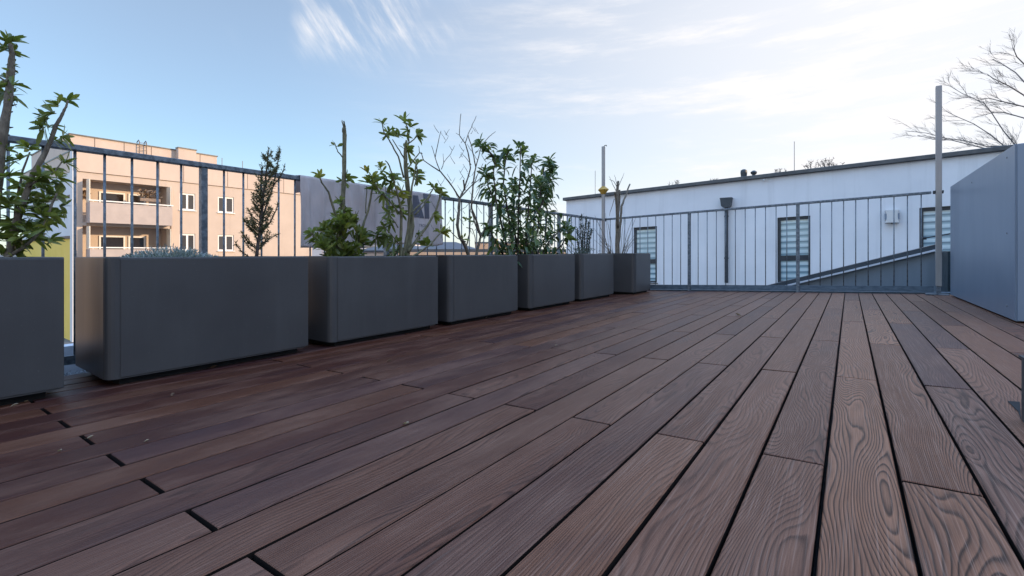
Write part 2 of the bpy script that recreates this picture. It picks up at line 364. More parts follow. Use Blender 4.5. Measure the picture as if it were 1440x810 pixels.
# ------------------------------------------------------------------ planters
PX = -2.37
def rounded(x0, x1, y0, y1, r_, n=5):
    pts = []
    for cx, cy, a0 in ((x1 - r_, y1 - r_, 0), (x0 + r_, y1 - r_, 90), (x0 + r_, y0 + r_, 180), (x1 - r_, y0 + r_, 270)):
        for k in range(n + 1):
            a = R(a0 + 90 * k / n); pts.append((cx + r_ * math.cos(a), cy + r_ * math.sin(a)))
    return pts
def planter(y0, y1, label, dx=0.0, top=.432, wall_r=.040, depth=.49, yaw=0.0):
    xf = PX + dx; xb = xf - depth; cx, cy = (xf + xb) / 2, (y0 + y1) / 2
    zb = deck_z(xf) + .028
    t = thing('planter', (cx, cy, deck_z(cx)), label, 'planter', 'row of anthracite planters')
    m = MB(); n = 24
    o = rounded(xb, xf, y0, y1, wall_r); i = rounded(xb + .018, xf - .018, y0 + .018, y1 - .018, wall_r - .014)
    rings = [[(p[0], p[1], zb) for p in o], [(p[0], p[1], top - .003) for p in o],
             [(cx + (p[0] - cx) * .994, cy + (p[1] - cy) * .997, top) for p in o], [(p[0], p[1], top) for p in i], [(p[0], p[1], top - .09) for p in i]]
    vs = [q for r_ in rings for q in r_]; fs = []
    for a in range(4):
        for k in range(n):
            k2 = (k + 1) % n; fs.append((a * n + k, a * n + k2, a * n + n + k2, a * n + n + k))
    fs.append(tuple(range(n - 1, -1, -1)))
    m.add(vs, fs); sh = m.build('shell', M['planter'], t)
    sm = MB(); sm.prism([(p[0], p[1], top - .085) for p in rounded(xb + .0195, xf - .0195, y0 + .0195, y1 - .0195, wall_r - .0155)], (0, 0, .035)); sm.build('soil', M['soil'], t)
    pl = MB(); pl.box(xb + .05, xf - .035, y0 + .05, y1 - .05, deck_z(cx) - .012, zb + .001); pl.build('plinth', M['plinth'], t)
    fp = MB(); fp.box(xf + .0005, xf + .003, y0 + wall_r + .004, y1 - .008, zb + .006, top - .006); bevel(fp.build('front_panel', M['planter'], t), .001, 1)
    return t
planter(-.62, .450, 'anthracite planter holding the thick-stemmed rhododendron, cut off by the edge of the photo', top=.436)
planter(.565, 1.418, 'longest looking anthracite planter, with a feathery yew and a silver cushion plant in it', top=.434)
planter(1.54, 2.392, 'anthracite planter with two leggy rhododendrons, in front of the grey banner', dx=.008, depth=.60)
planter(2.52, 3.39, 'anthracite planter under the leafless many-stemmed shrub', dx=-.005, top=.436, depth=.60)
planter(3.575, 4.43, 'anthracite planter carrying the dense bushy cherry laurel', dx=.004, top=.440, depth=.60)
planter(4.61, 5.47, 'anthracite planter with the small rosemary bush, second from the railing corner', dx=-.01, top=.446, depth=.60)
planter(5.74, 6.33, 'anthracite planter with the pruned bare stump, last before the railing corner', dx=.155, top=.452, depth=.52)

# ------------------------------------------------------------------ railings
RX, RY = -3.04, 6.60
def left_rail():
    zt = .968; zb = deck_z(RX)
    t = thing('railing', (RX, 2.5, zb), 'long galvanised railing behind the row of planters, partly hung with a grey banner', 'railing', 'galvanised terrace railings')
    m = MB(); m.box(RX - .025, RX + .025, -1.6, 6.575, zt - .022, zt + .006); bevel(m.build('top_rail', M['galv'], t), .003, 1)
    m = MB(); m.box(RX - .006, RX + .006, -1.6, 6.57, zb + .02, zb + .062); m.build('bottom_rail', M['galv'], t)
    posts = [-.17, 1.162, 2.488, 3.844, 5.262, 6.60]
    first = None
    for p in posts:
        if first is None:
            m = MB(); m.box(RX - .02, RX + .02, p - .0165, p + .0165, zb - .07, zt - .0225); first = bevel(m.build('post', M['galv'], t), .002, 1)
        else: copy_part(first, t, (0, p - posts[0], 0))
    b0 = None
    for a, b in [(-1.55, posts[0])] + list(zip(posts[:-1], posts[1:])):
        k = round((b - a) / .1105)
        for i in range(1, k):
            y = a + (b - a) * i / k
            if b0 is None:
                m = MB(); m.tube([(RX, y, zb + .062), (RX, y, zt - .022)], .0058, 8); b0 = m.build('baluster', M['galv'], t, smooth=True); y0 = y
            else: copy_part(b0, t, (0, y - y0, 0))
    return t
left_rail()
def far_rail():
    t = thing('railing', (-1, RY, deck_z(-1)), 'galvanised railing across the far end of the deck, in front of the white building', 'railing', 'galvanised terrace railings')
    x1 = .70
    m = MB(); m.box(RX + .03, x1, RY - .022, RY + .022, 1.054, 1.081, SHEAR); bevel(m.build('top_rail', M['galv'], t), .003, 1)
    m = MB(); m.box(RX + .03, x1 + .02, RY - .006, RY + .006, .018, .082, SHEAR); m.build('bottom_rail', M['galvdark'], t)
    f = None
    for p in (-1.771, -.504):
        if f is None:
            m = MB(); m.box(p - .018, p + .018, RY - .02, RY + .02, deck_z(p) - .05, deck_z(p) + 1.0538); f = bevel(m.build('post', M['galv'], t), .002, 1); p0 = p
        else: copy_part(f, t, (p - p0, 0, deck_z(p - p0)))
    b0 = None
    for a, b in ((RX, -1.771), (-1.771, -.504), (-.504, .733)):
        for i in range(1, 11):
            x = a + (b - a) * i / 11
            if b0 is None:
                m = MB(); m.tube([(x, RY, deck_z(x) + .082), (x, RY, deck_z(x) + 1.054)], .0052, 8); b0 = m.build('baluster', M['galv'], t, smooth=True); xx = x
            else: copy_part(b0, t, (x - xx, 0, deck_z(x - xx)))
    return t
far_rail()
m = MB(); m.box(-3.06, 2.6, 6.63, 6.74, -.062, .012, SHEAR); tag(m.build('edge_kerb', M['galvdark']), kind='structure')

# poles fixed to the railing
def pole(x, y, z0, z1, w, label, sleeve):
    t = thing('flag_pole', (x, y, z0), label, 'pole', 'square metal poles on the railing')
    m = MB(); m.box(x - w / 2, x + w / 2, y - w / 2, y + w / 2, z0 + (.09 if sleeve else 0), z1); bevel(m.build('tube', M['pole'], t), .004, 2)
    if sleeve:
        m = MB(); m.box(x - w * .36, x + w * .36, y - w * .36, y + w * .36, z0 - .03, z0 + .0895); m.build('sleeve', M['galv'], t)
        m = MB(); m.box(x - .10, x + .075, y - .05, y + .05, z0 + .002, z0 + .012); m.build('base_plate', M['galv'], t)
    return t
pR = on_y(1320, 121, 6.42)
t = pole(pR.x, 6.42, deck_z(.73), pR.z, .047, 'silver square pole at the far end of the deck beside the blue-grey metal box', True)
m = MB(); m.box(pR.x - .040, pR.x + .040, 6.446, 6.468, 1.062, 1.094); m.box(pR.x - .037, pR.x - .0245, 6.40, 6.446, 1.066, 1.090); m.box(pR.x + .0245, pR.x + .037, 6.40, 6.446, 1.066, 1.090); m.build('clamp', M['clamp'], t)
pL = on_y(848.5, 206, 6.50)
t = pole(pL.x, 6.50, deck_z(pL.x) - .05, pL.z, .042, 'slim silver pole with a hooked tip at the railing corner', False)
m = MB(); m.box(pL.x - .036, pL.x + .024, 6.524, 6.548, .93, .975); m.build('clamp', M['clamp'], t)
m = MB(); m.tube([(pL.x + .012, 6.50, pL.z), (pL.x + .02, 6.50, pL.z + .012), (pL.x + .05, 6.50, pL.z + .012), (pL.x + .052, 6.5, pL.z - .004)], .006, 6); m.build('hook', M['clamp'], t)
dz0 = on_y(851, 266, 6.5).z; dw = .075
m = MB(); m.lathe((pL.x, 6.5, dz0 - .045), [(.030, -.03), (.036, -.025), (dw, .025), (dw + .012, .034), (dw + .010, .042), (.028, .088), (.0245, .09)], 6)
tag(m.build('pole_collar', M['yellow'], origin=(pL.x, 6.5, dz0 - .045)), 'yellow diamond-shaped collar clamped round the slim corner pole', 'collar')

# ------------------------------------------------------------------ banner over the railing
def banner():
    ya, yb = 1.732, 3.085; nx, nz = 120, 26
    t = thing('banner', (-3.0, 2.4, .3), 'weathered grey fabric banner with dark printed blocks hung over the railing', 'banner')
    def surf(u, v):
        y = ya + (yb - ya) * u
        top = .978; hgt = (.49 + .015 * math.sin(u * 9) - .05 * u)
        crease = math.exp(-((((u * 12.2) % 1) - .5) / .10) ** 2)
        x = RX + .034 + .024 * crease * min(1, v * 4) + .010 * math.sin(u * 23 + v * 3) * v + .012 * math.sin(u * 7.3 + 1) * v + .006 * math.sin(u * 61 + v * 5) * v
        z = top - hgt * v + .006 * math.sin(u * 19) * v
        return Vector((x, y, z))
    vs = [surf(i / nx, j / nz) for j in range(nz + 1) for i in range(nx + 1)]
    vs2 = [(RX - .03, ya + (yb - ya) * i / nx, .983) for i in range(nx + 1)]; vs3 = [(RX - .036, ya + (yb - ya) * i / nx, .86 + .01 * math.sin(i * .4)) for i in range(nx + 1)]
    fs = [(j * (nx + 1) + i, j * (nx + 1) + i + 1, (j + 1) * (nx + 1) + i + 1, (j + 1) * (nx + 1) + i) for j in range(nz) for i in range(nx)]
    b = len(vs)
    fs += [(i, b + i, b + i + 1, i + 1) for i in range(nx)] + [(b + i, b + nx + 1 + i, b + nx + 2 + i, b + i + 1) for i in range(nx)]
    m = MB(); m.add(vs + vs2 + vs3, fs); o = m.build('cloth', M['banner'], t, smooth=True)
    sm = o.modifiers.new('thick', 'SOLIDIFY'); sm.thickness = .0015; sm.offset = 0
    def uv(px, py):
        P = on_x(px, py, RX + .05); return (P.y - ya) / (yb - ya), (.978 - P.z) / .46
    def patch(mb, poly):                                     # printed block following the cloth
        (x0, y0), (x1, y1), (x2, y2), (x3, y3) = poly; k = 10; vv = []
        for j in range(k + 1):
            for i in range(k + 1):
                a, c = i / k, j / k
                px = (x0 * (1 - a) + x1 * a) * (1 - c) + (x3 * (1 - a) + x2 * a) * c; py = (y0 * (1 - a) + y1 * a) * (1 - c) + (y3 * (1 - a) + y2 * a) * c
                u, v = uv(px, py); vv.append(surf(u, v) + Vector((.0035, 0, 0)))
        mb.add(vv, [(j * (k + 1) + i, j * (k + 1) + i + 1, (j + 1) * (k + 1) + i + 1, (j + 1) * (k + 1) + i) for j in range(k) for i in range(k)])
    p = MB()
    patch(p, [(543, 268), (550.5, 269), (550.5, 303), (543, 302)]); patch(p, [(582, 274), (589, 275), (597, 307), (582, 306)]); patch(p, [(596.5, 272), (604.5, 273), (604.5, 307.5), (597.8, 307)])
    patch(p, [(556, 270), (573, 272), (573, 276), (556, 274)])
    p.build('printed_block', M['text'], t, smooth=True)
    for txt, px, py, sz in (('NE', 543.5, 319.0, .036), ('TROLP', 585.5, 319.5, .034)):
        u, v = uv(px, py); P = surf(u, v)
        c = bpy.data.curves.new('lettering', 'FONT'); c.body = txt; c.size = sz; c.extrude = .0004; c.materials.append(M['text'])
        tmp = bpy.data.objects.new('lettering', c); me = bpy.data.meshes.new_from_object(tmp); bpy.data.objects.remove(tmp)
        me.name = 'lettering'; o = bpy.data.objects.new('lettering', me); col.objects.link(o); o.parent = t
        o.rotation_euler = (R(90), 0, R(90)); o.location = Vector((RX + .082, P.y, P.z)) - ORG[t]; ORG[o] = ORG[t]
banner()

# ------------------------------------------------------------------ blue-grey metal box at the right
def metal_box():
    x0, x1, y0, y1, h = .812, 2.45, 4.075, 6.31, 1.083
    t = thing('metal_box', ((x0 + x1) / 2, (y0 + y1) / 2, deck_z(1.6)), 'tall blue-grey sheet metal box standing on the far corner of the deck', 'metal box')
    m = MB(); m.box(x0 + .006, x1, y0 + .006, y1, .012, h - .004, SHEAR); m.build('body', M['box'], t)
    m = MB(); m.box(x0, x0 + .0055, y0 + .003, y1 - .002, .014, h, SHEAR); bevel(m.build('side_panel', M['box'], t), .002, 1)
    m = MB(); m.box(x0 + .010, x1, y0, y0 + .0055, .014, h, SHEAR); bevel(m.build('front_panel', M['box'], t), .002, 1)
    s0 = None
    for (x, z) in ((.865, .12), (.865, .55), (.865, 1.02), (1.3, .12), (1.3, 1.02)):
        if s0 is None:
            m = MB(); m.tube([(x, y0, z + deck_z(x)), (x, y0 - .004, z + deck_z(x))], [.0085, .006], 10); s0 = m.build('screw', M['screw'], t); q = (x, z)
        else: copy_part(s0, t, (x - q[0], 0, z - q[1] + deck_z(x - q[0])))
    s0 = None
    for (y, z) in ((4.25, .55), (4.25, 1.03), (5.3, 1.0), (4.25, .09)):
        if s0 is None:
            m = MB(); m.tube([(x0, y, z + .028), (x0 - .003, y, z + .028)], [.007, .005], 10); s0 = m.build('screw', M['screw'], t); q = (y, z)
        else: copy_part(s0, t, (0, y - q[0], z - q[1]))
metal_box()
P = on_deck(1435.5, 590)
t = thing('steel_upright', (P.x + .03, P.y, P.z), 'short dark steel upright standing in a notch of the deck boards', 'upright')
m = MB(); m.box(P.x, P.x + .075, P.y - .09, P.y - .003, P.z - .03, P.z + .163); bevel(m.build('post', M['steeldark'], t), .003, 2)
m = MB(); m.box(P.x - .004, P.x + .079, P.y - .094, P.y + .001, P.z + .1635, P.z + .170); m.build('cap', M['clamp'], t)
nP = [on_deck(*q) for q in ((1417, 565), (1434, 566), (1436, 592), (1432, 580))]
m = MB(); m.prism([(p.x, p.y, p.z + .0015) for p in nP], (0, 0, .001)); m.build('notch_seal', M['under'], t)

# ------------------------------------------------------------------ façade helper: grid with holes and reveals
def facade(mb, mapf, a0, a1, b0, b1, holes, depth, back=True):
    A = sorted({a0, a1, *[h[0] for h in holes], *[h[1] for h in holes]}); B = sorted({b0, b1, *[h[2] for h in holes], *[h[3] for h in holes]})
    for i in range(len(A) - 1):
        for j in range(len(B) - 1):
            ca, cb = (A[i] + A[i + 1]) / 2, (B[j] + B[j + 1]) / 2
            if any(h[0] < ca < h[1] and h[2] < cb < h[3] for h in holes): continue
            mb.add([mapf(A[i], B[j], 0), mapf(A[i + 1], B[j], 0), mapf(A[i + 1], B[j + 1], 0), mapf(A[i], B[j + 1], 0)], [(0, 1, 2, 3)])
    for h in holes:
        c = [(h[0], h[2]), (h[1], h[2]), (h[1], h[3]), (h[0], h[3])]
        for k in range(4):
            p, q = c[k], c[(k + 1) % 4]
            mb.add([mapf(*p, 0), mapf(*q, 0), mapf(*q, depth), mapf(*p, depth)], [(0, 1, 2, 3)])
        if back: mb.add([mapf(*q, depth) for q in c], [(0, 1, 2, 3)])

# ------------------------------------------------------------------ white building across the far end
def white_building():
    Y = 14.0; x0, x1 = -7.80, 9.0
    t = thing('white_building', (0, Y, -4.85), 'white rendered flat-roofed building with striped blinds behind the far railing', 'building')
    mp = lambda x, z, d: Vector((x, Y + d, z + SHEAR * x))  # height sheared along x to match the slanting image lines
    wins = [(-5.43, -4.70, -.27, 1.435), (-1.53, -.80, -.27, 1.435), (1.285, 2.02, -.27, 1.435)]
    m = MB(); facade(m, mp, x0, x1, -4.3, 2.50, wins, .10)
    m.add([mp(x0, -4.3, 0), mp(x0, 2.5, 0), mp(x0, 2.5, 11), mp(x0, -4.3, 11)], [(0, 1, 2, 3)])
    m.add([mp(x1, -4.3, 0), mp(x1, 2.5, 0), mp(x1, 2.5, 11), mp(x1, -4.3, 11)], [(3, 2, 1, 0)])
    m.add([mp(x0, -4.3, 11), mp(x1, -4.3, 11), mp(x1, 2.5, 11), mp(x0, 2.5, 11)], [(3, 2, 1, 0)])
    m.build('wall', M['white'], t)
    m = MB(); m.box(x0 - .09, x1 + .1, Y - .10, Y + 11.1, 2.505, 2.605, SHEAR); bevel(m.build('roof_edge', M['cap'], t), .01, 1)
    for a, b, c, d in wins:
        fr = MB(); w = .075; yy = Y + .045
        fr.box(a + .002, a + w, yy, yy + .05, c + .002, d - .002, SHEAR); fr.box(b - w * .6, b - .002, yy, yy + .05, c + .002, d - .002, SHEAR)
        fr.box(a + w, b - w * .6, yy, yy + .05, d - w * 1.1, d - .002, SHEAR); fr.box(a + w, b - w * .6, yy, yy + .05, c + .002, c + .055, SHEAR); zm = c + .58
        fr.box(a + w, b - w * .6, yy, yy + .05, zm, zm + .13, SHEAR)
        f = fr.build('window', M['frame'], t)
        p = MB(); p.box(a + w, b - w * .6, yy + .03, yy + .034, c + .055, zm, SHEAR); p.build('pane', M['blind'], f)
        p = MB(); p.box(a + w, b - w * .6, yy + .03, yy + .034, zm + .13, d - w * 1.1, SHEAR); p.build('pane', M['blind'], f)
        sl = MB(); sl.box(a - .03, b + .03, Y - .04, Y - .003, c - .03, c - .004, SHEAR); sl.build('sill', M['cap'], f)
    # downpipe with hopper
    xp = -2.745
    m = MB(); zc = 2.07 + SHEAR * xp
    hp = [(-.15, zc), (.15, zc), (.15, zc - .03), (.14, zc - .045), (.118, zc - .22), (.07, zc - .27), (-.07, zc - .27), (-.118, zc - .22), (-.14, zc - .045), (-.15, zc - .03)]
    m.prism([(xp + a, Y - .20, z) for a, z in hp], (0, .195, 0)); h = m.build('rain_hopper', M['anthr'], t)
    m = MB(); m.tube([(xp, Y - .09, zc - .265), (xp, Y - .09, -.36)], .046, 12)
    for z in (1.45, .3): m.tube([(xp, Y - .09, z), (xp, Y - .09, z + .04)], .056, 12)
    m.build('downpipe', M['anthr'], t, smooth=False)
    # square fitting with hollowed sides
    cx, cz = .80, 1.305; pr = []; w2, h2 = .128, .15
    for k in range(9): u = k / 8; pr.append((cx + w2 - .03 * math.sin(math.pi * u), cz - h2 + 2 * h2 * u))
    for k in range(9): u = 1 - k / 8; pr.append((cx - w2 + .03 * math.sin(math.pi * u), cz - h2 + 2 * h2 * u))
    m = MB(); m.prism([(a, Y - .13, z) for a, z in pr], (0, .127, 0)); wl = bevel(m.build('wall_lamp', M['lamp'], t), .008, 2)
    for q in (cx - .132, cx + .10): m = MB(); m.box(q, q + .032, Y - .11, Y - .004, cz - .07, cz + .07); m.build('side_grille', M['box'], wl)
    m = MB(); m.box(cx - .02, cx + .02, Y - .10, Y - .03, cz - .170, cz - .151); m.build('knob', M['cap'], wl)
    # roof outlets
    for px, w, hh, topw in ((1046, .075, .22, 0), (1060, .045, .17, .075)):
        P = on_y(px, 250, Y + .6); zb = 2.6 + SHEAR * P.x
        m = MB()
        if topw: m.lathe((P.x, P.y, zb), [(w, -.02), (w, .13), (topw, .15), (topw + .01, .20), (w * .7, .24)], 16)
        else: m.lathe((P.x, P.y, zb), [(w, -.02), (w * 1.05, .12), (w * 1.2, .22), (w * 1.1, .28), (w * .5, .31)], 16)
        m.build('roof_vent', M['anthr'], t)
    m = MB(); P = on_y(1097 - 21, 250, Y - .03); m.lathe((on_y(1074, 253, Y - .06).x, Y - .08, on_y(1074, 253, Y - .06).z - .03), [(.02, 0), (.03, .02), (.02, .05)], 10); m.build('roof_sensor', M['lamp'], t)
    for px, y0, yt, D in ((1117, 243, 199, .5), (837, 274, 240, .5)):
        P = on_y(px, y0, Y + D); Q = on_y(px, yt, Y + D)
        m = MB(); m.tube([(P.x, P.y, 2.6 + SHEAR * P.x), (Q.x, Q.y, Q.z)], .009, 6); m.build('lightning_rod', M['pole'], t)
white_building()

# ------------------------------------------------------------------ sloping stair wall between railing and white building
def stair_wall():
    Y = 8.0; A = on_y(1128, 396, Y); B = on_y(1342, 345, Y); sl = (B.z - A.z) / (B.x - A.x)
    xa, xb = A.x - .5, .95
    t = thing('stair_wall', (.3, Y, -.4), 'blue-grey clad wall with a sloping dark coping and pale strip beyond the far railing', 'stair wall')
    z = lambda x: A.z + sl * (x - A.x)
    m = MB(); m.prism([(xa, Y, -4.8), (xb, Y, -4.8), (xb, Y, z(xb) - .012), (xa, Y, z(xa) - .012)], (0, .25, 0)); m.build('cladding', M['ramp'], t)
    m = MB(); m.prism([(xa, Y - .085, z(xa) - .014), (xb, Y - .085, z(xb) - .014), (xb, Y - .085, z(xb) + .008), (xa, Y - .085, z(xa) + .008)], (0, .35, 0)); m.build('pale_strip', M['pale'], t)
    m = MB(); m.prism([(xa, Y - .03, z(xa) + .0085), (xb, Y - .03, z(xb) + .0085), (xb, Y - .03, z(xb) + .068), (xa, Y - .03, z(xa) + .068)], (0, .31, 0)); m.build('coping', M['anthr'], t)
    m = MB(); m.prism([(.905, 7.2, -.3), (1.5, 7.2, -.3), (1.5, 7.2, .50), (.905, 7.2, .47)], (0, .7, 0)); m.build('shade_block', M['steeldark'], t)  # dark block added to stand in for the deep shade beside the pole
    P = on_y(1300, 335, 7.9); Q = on_y(1340, 328, 7.9)
    m = MB(); m.tube([P, Q], .008, 6); m.tube([P + Vector((-.02, 0, 0)), P + Vector((.02, 0, 0))], .02, 8); m.build('cable', M['clamp'], t)
stair_wall()

# ------------------------------------------------------------------ peach apartment block far on the left
def peach_block():
    X = -37.6; ya, yb = 7.45, 22.75
    t = thing('apartment_block', (X, 15, -4.85), 'sunlit peach apartment block with balconies and a blue-white end wall, beyond the railing', 'building')
    mp = lambda y, z, d: Vector((X - d, y, z))
    wins = []
    for r_ in range(3):
        z1 = 4.66 - 2.83 * r_
        for a, b in ((12.90, 13.86), (15.33, 16.42)): wins.append((a, b, z1 - 1.18, z1))
    logs = [(7.85, 12.25, 2.30 - 2.83 * r_, 5.15 - 2.83 * r_ - .18) for r_ in range(2)]
    m = MB(); facade(m, mp, ya, yb, -4.84, 5.36, wins, .16); 
    m2 = MB(); facade(m2, mp, ya, yb, -4.84, 5.36, wins + logs, .16, back=False)
    m2.add([mp(yb, -4.84, 0), mp(yb, 5.36, 0), mp(yb, 5.36, 15), mp(yb, -4.84, 15)], [(0, 3, 2, 1)])
    for h in wins: m2.add([mp(h[0], h[2], .155), mp(h[1], h[2], .155), mp(h[1], h[3], .155), mp(h[0], h[3], .155)], [(0, 1, 2, 3)])
    for a, b, c, d in logs:                                 # recessed loggias
        q = [(a, c), (b, c), (b, d), (a, d)]; D = 1.35
        for k in range(4): p, r_ = q[k], q[(k + 1) % 4]; m2.add([mp(*p, .16), mp(*r_, .16), mp(*r_, D), mp(*p, D)], [(0, 1, 2, 3)])
        m2.add([mp(*p, D) for p in q], [(0, 1, 2, 3)])
    m2.build('wall', M['peach'], t)
    e = MB(); e.add([(X, ya, -.1), (X - 15, ya, -.1), (X - 15, ya, 6.62), (X, ya, 6.62)], [(0, 3, 2, 1)])
    e.box(X - .55, X + .02, ya - .06, ya - .002, -4.84, 6.6)
    e.add([(X - 15, ya, -4.84), (X - 15, yb, -4.84), (X - 15, yb, 6.62), (X - 15, ya, 6.62)], [(0, 3, 2, 1)])
    e.build('end_wall', M['endwall'], t)
    e = MB(); zY = on_x(100, 335, X).z; e.add([(X - .551, ya - .002, -4.84), (X - 15, ya - .002, -4.84), (X - 15, ya - .002, zY), (X - .551, ya - .002, zY)], [(0, 3, 2, 1)]); e.build('yellow_panel', M['yellowwall'], t)
    e = MB(); e.box(X - 15, X - .56, ya - .08, ya - .004, zY, zY + .16); e.box(X - 15, X - .56, ya - .05, ya - .004, zY + 2.55, zY + 2.65); e.build('string_course', M['joint'], t)
    p = MB(); p.box(X - 15, X + .05, ya - .02, yb + .02, 5.40, 6.62); p.build('parapet', M['panel'], t)
    p = MB(); p.box(X - 14.9, X + .02, ya + .01, yb, 5.36, 5.40)
    p.build('cornice_groove', M['joint'], t)
    for y in [ya + 1.42 * k for k in range(1, 11)]: p = MB(); p.box(X + .051, X + .056, y - .018, y + .018, 5.42, 6.60); p.build('panel_joint', M['joint'], t)
    p = MB(); p.box(X - 15.05, X + .09, ya - .05, yb + .06, 6.62, 6.70); p.build('coping', M['cap'], t)
    # set-back attic with its own coping
    ax = X - 1.6; k = (37.6 + 1.6) / 37.6
    y1, y2, z0 = on_x(66, 195, ax).y, on_x(305, 220, ax).y, 6.70; zt = on_x(106, 190, ax).z; yc = on_x(247, 210, ax).y; yd = on_x(272, 213, ax).y
    p = MB(); p.box(ax - 11, ax, y1 + 1.0, y2, z0, zt); p.box(ax, ax + .5, yc, yd, z0, zt + .12); at_ = p.build('attic', M['panel'], t)
    p = MB(); p.box(ax - 11.1, ax + .06, y1 + .95, y2 + .06, zt, zt + .07); p.box(ax + .061, ax + .55, yc - .05, yd + .05, zt + .12, zt + .19); p.build('coping', M['cap'], at_)
    for y in [y1 + 2.2 + 1.5 * q for q in range(7)]: p = MB(); p.box(ax + .001, ax + .006, y - .02, y + .02, z0, zt - .02); p.build('panel_joint', M['joint'], at_)
    l = MB(); ya_, yb_ = on_x(196, 205, ax + .2).y, on_x(206, 205, ax + .2).y; zl = on_x(196, 199, ax + .2).z
    for y in (ya_, yb_): l.tube([(ax + .2, y, z0), (ax + .2, y, zl), (ax + .05, y, zl + .12), (ax - .3, y, zl)], .03, 6)
    for q in range(6): l.tube([(ax + .2, ya_, z0 + .25 * q), (ax + .2, yb_, z0 + .25 * q)], .018, 5)
    l.build('roof_ladder', M['rust'], t)
    for (a, b, c, d) in wins:
        f = MB(); x = X - .12; w = .085; mid = (a + b) / 2
        f.box(x, x + .06, a + .003, a + w, c + .003, d - .003); f.box(x, x + .06, b - w, b - .003, c + .003, d - .003)
        f.box(x, x + .06, a + w, b - w, c + .003, c + w); f.box(x, x + .06, a + w, b - w, d - w * 1.4, d - .003); f.box(x, x + .06, mid - .06, mid + .06, c + w, d - w * 1.4)
        fo = f.build('window', M['whitepvc'], t)
        for p0, p1 in ((a + w, mid - .06), (mid + .06, b - w)):
            g_ = MB(); g_.box(x + .01, x + .02, p0, p1, c + w, d - w * 1.4); g_.build('pane', M['glass'], fo)
        s_ = MB(); s_.box(X - .02, X + .09, a - .06, b + .06, c - .06, c - .004); s_.build('sill', M['whitepvc'], fo)
    for (a, b, c, d) in logs:
        bal = MB(); xo = X + .85
        bal.box(xo - .08, xo, a + .15, b - .05, c, c + 1.24); bal.box(X + .002, xo - .0805, a + .15, a + .23, c, c + 1.24); bal.box(X + .002, xo - .0805, b - .13, b - .05, c, c + 1.24); bal.box(X + .002, xo - .0805, a + .231, b - .131, c - .02, c + .15)
        bo = bal.build('balcony', M['balc'], t)
        r_ = MB(); r_.box(xo - .09, xo + .03, a + .10, b, c + 1.30, c + 1.37)
        for y in (a + .3, (a + b) / 2, b - .3): r_.box(xo - .06, xo - .02, y - .02, y + .02, c + 1.24, c + 1.30)
        r_.build('handrail', M['whitepvc'], bo)
        for q in (a + .15, b - .13): sc_ = MB(); sc_.box(X + .05, xo - .1, q, q + .04, c + 1.26, d - .06); sc_.build('side_screen', M['cream'], bo)
        dr = MB(); x = X - 1.34
        for y0, y1 in ((9.0, 10.15), (10.5, 11.25)):
            dr.box(x, x + .07, y0 - .09, y0, c + .15, c + 2.12); dr.box(x, x + .07, y1, y1 + .09, c + .15, c + 2.12); dr.box(x, x + .07, y0, y1, c + 2.03, c + 2.12)
        do = dr.build('balcony_door', M['whitepvc'], t)
        gl = MB(); gl.box(x + .01, x + .03, 9.0, 10.15, c + .15, c + 2.03); gl.box(x + .01, x + .03, 10.5, 11.25, c + .15, c + 2.03); gl.build('pane', M['glassdoor'], do)
    # brown ledge strip over the balconies, drain pipe
    d = MB(); d.tube([(X + .06, 12.42, 4.95), (X + .06, 12.42, -4.8)], .05, 8); d.build('downpipe', M['panel'], t)
peach_block()
P = on_x(216, 284, -36.9)
t = thing('balcony_plant', P, 'reddish plants in a trough behind the upper balcony rail of the peach block', 'plant')
m = MB(); m.box(P.x - .12, P.x + .12, P.y - .75, P.y + .35, P.z, P.z + .2); m.build('trough', M['rust'], t)
m = MB()
for i in range(160):
    c = P + Vector((rnd.uniform(-.12, .12), rnd.uniform(-.75, .35), .18 + rnd.random() * .5)); m.leaf(c, Vector((rnd.uniform(-1, 1), rnd.uniform(-1, 1), .6)), Vector((.6, 0, .8)), .22, .10, .3, rnd.random())
m.build('foliage', M['dry'], t)
P = on_x(131, 271, -37.6); P.y -= .15
m = MB(); P.x = -37.6 - 1.30
for i in range(60): m.leaf(P + Vector((0, rnd.uniform(-.1, .1), rnd.uniform(-.1, .1))), Vector((rnd.uniform(0, .6), rnd.uniform(-1, 1), rnd.uniform(-1, 1))), Vector((1, 0, 0)), .3, .1, .1, rnd.random())
tag(m.build('wall_ornament', M['dry'], origin=P), 'brown dried wreath on the wall of the upper balcony recess', 'ornament')

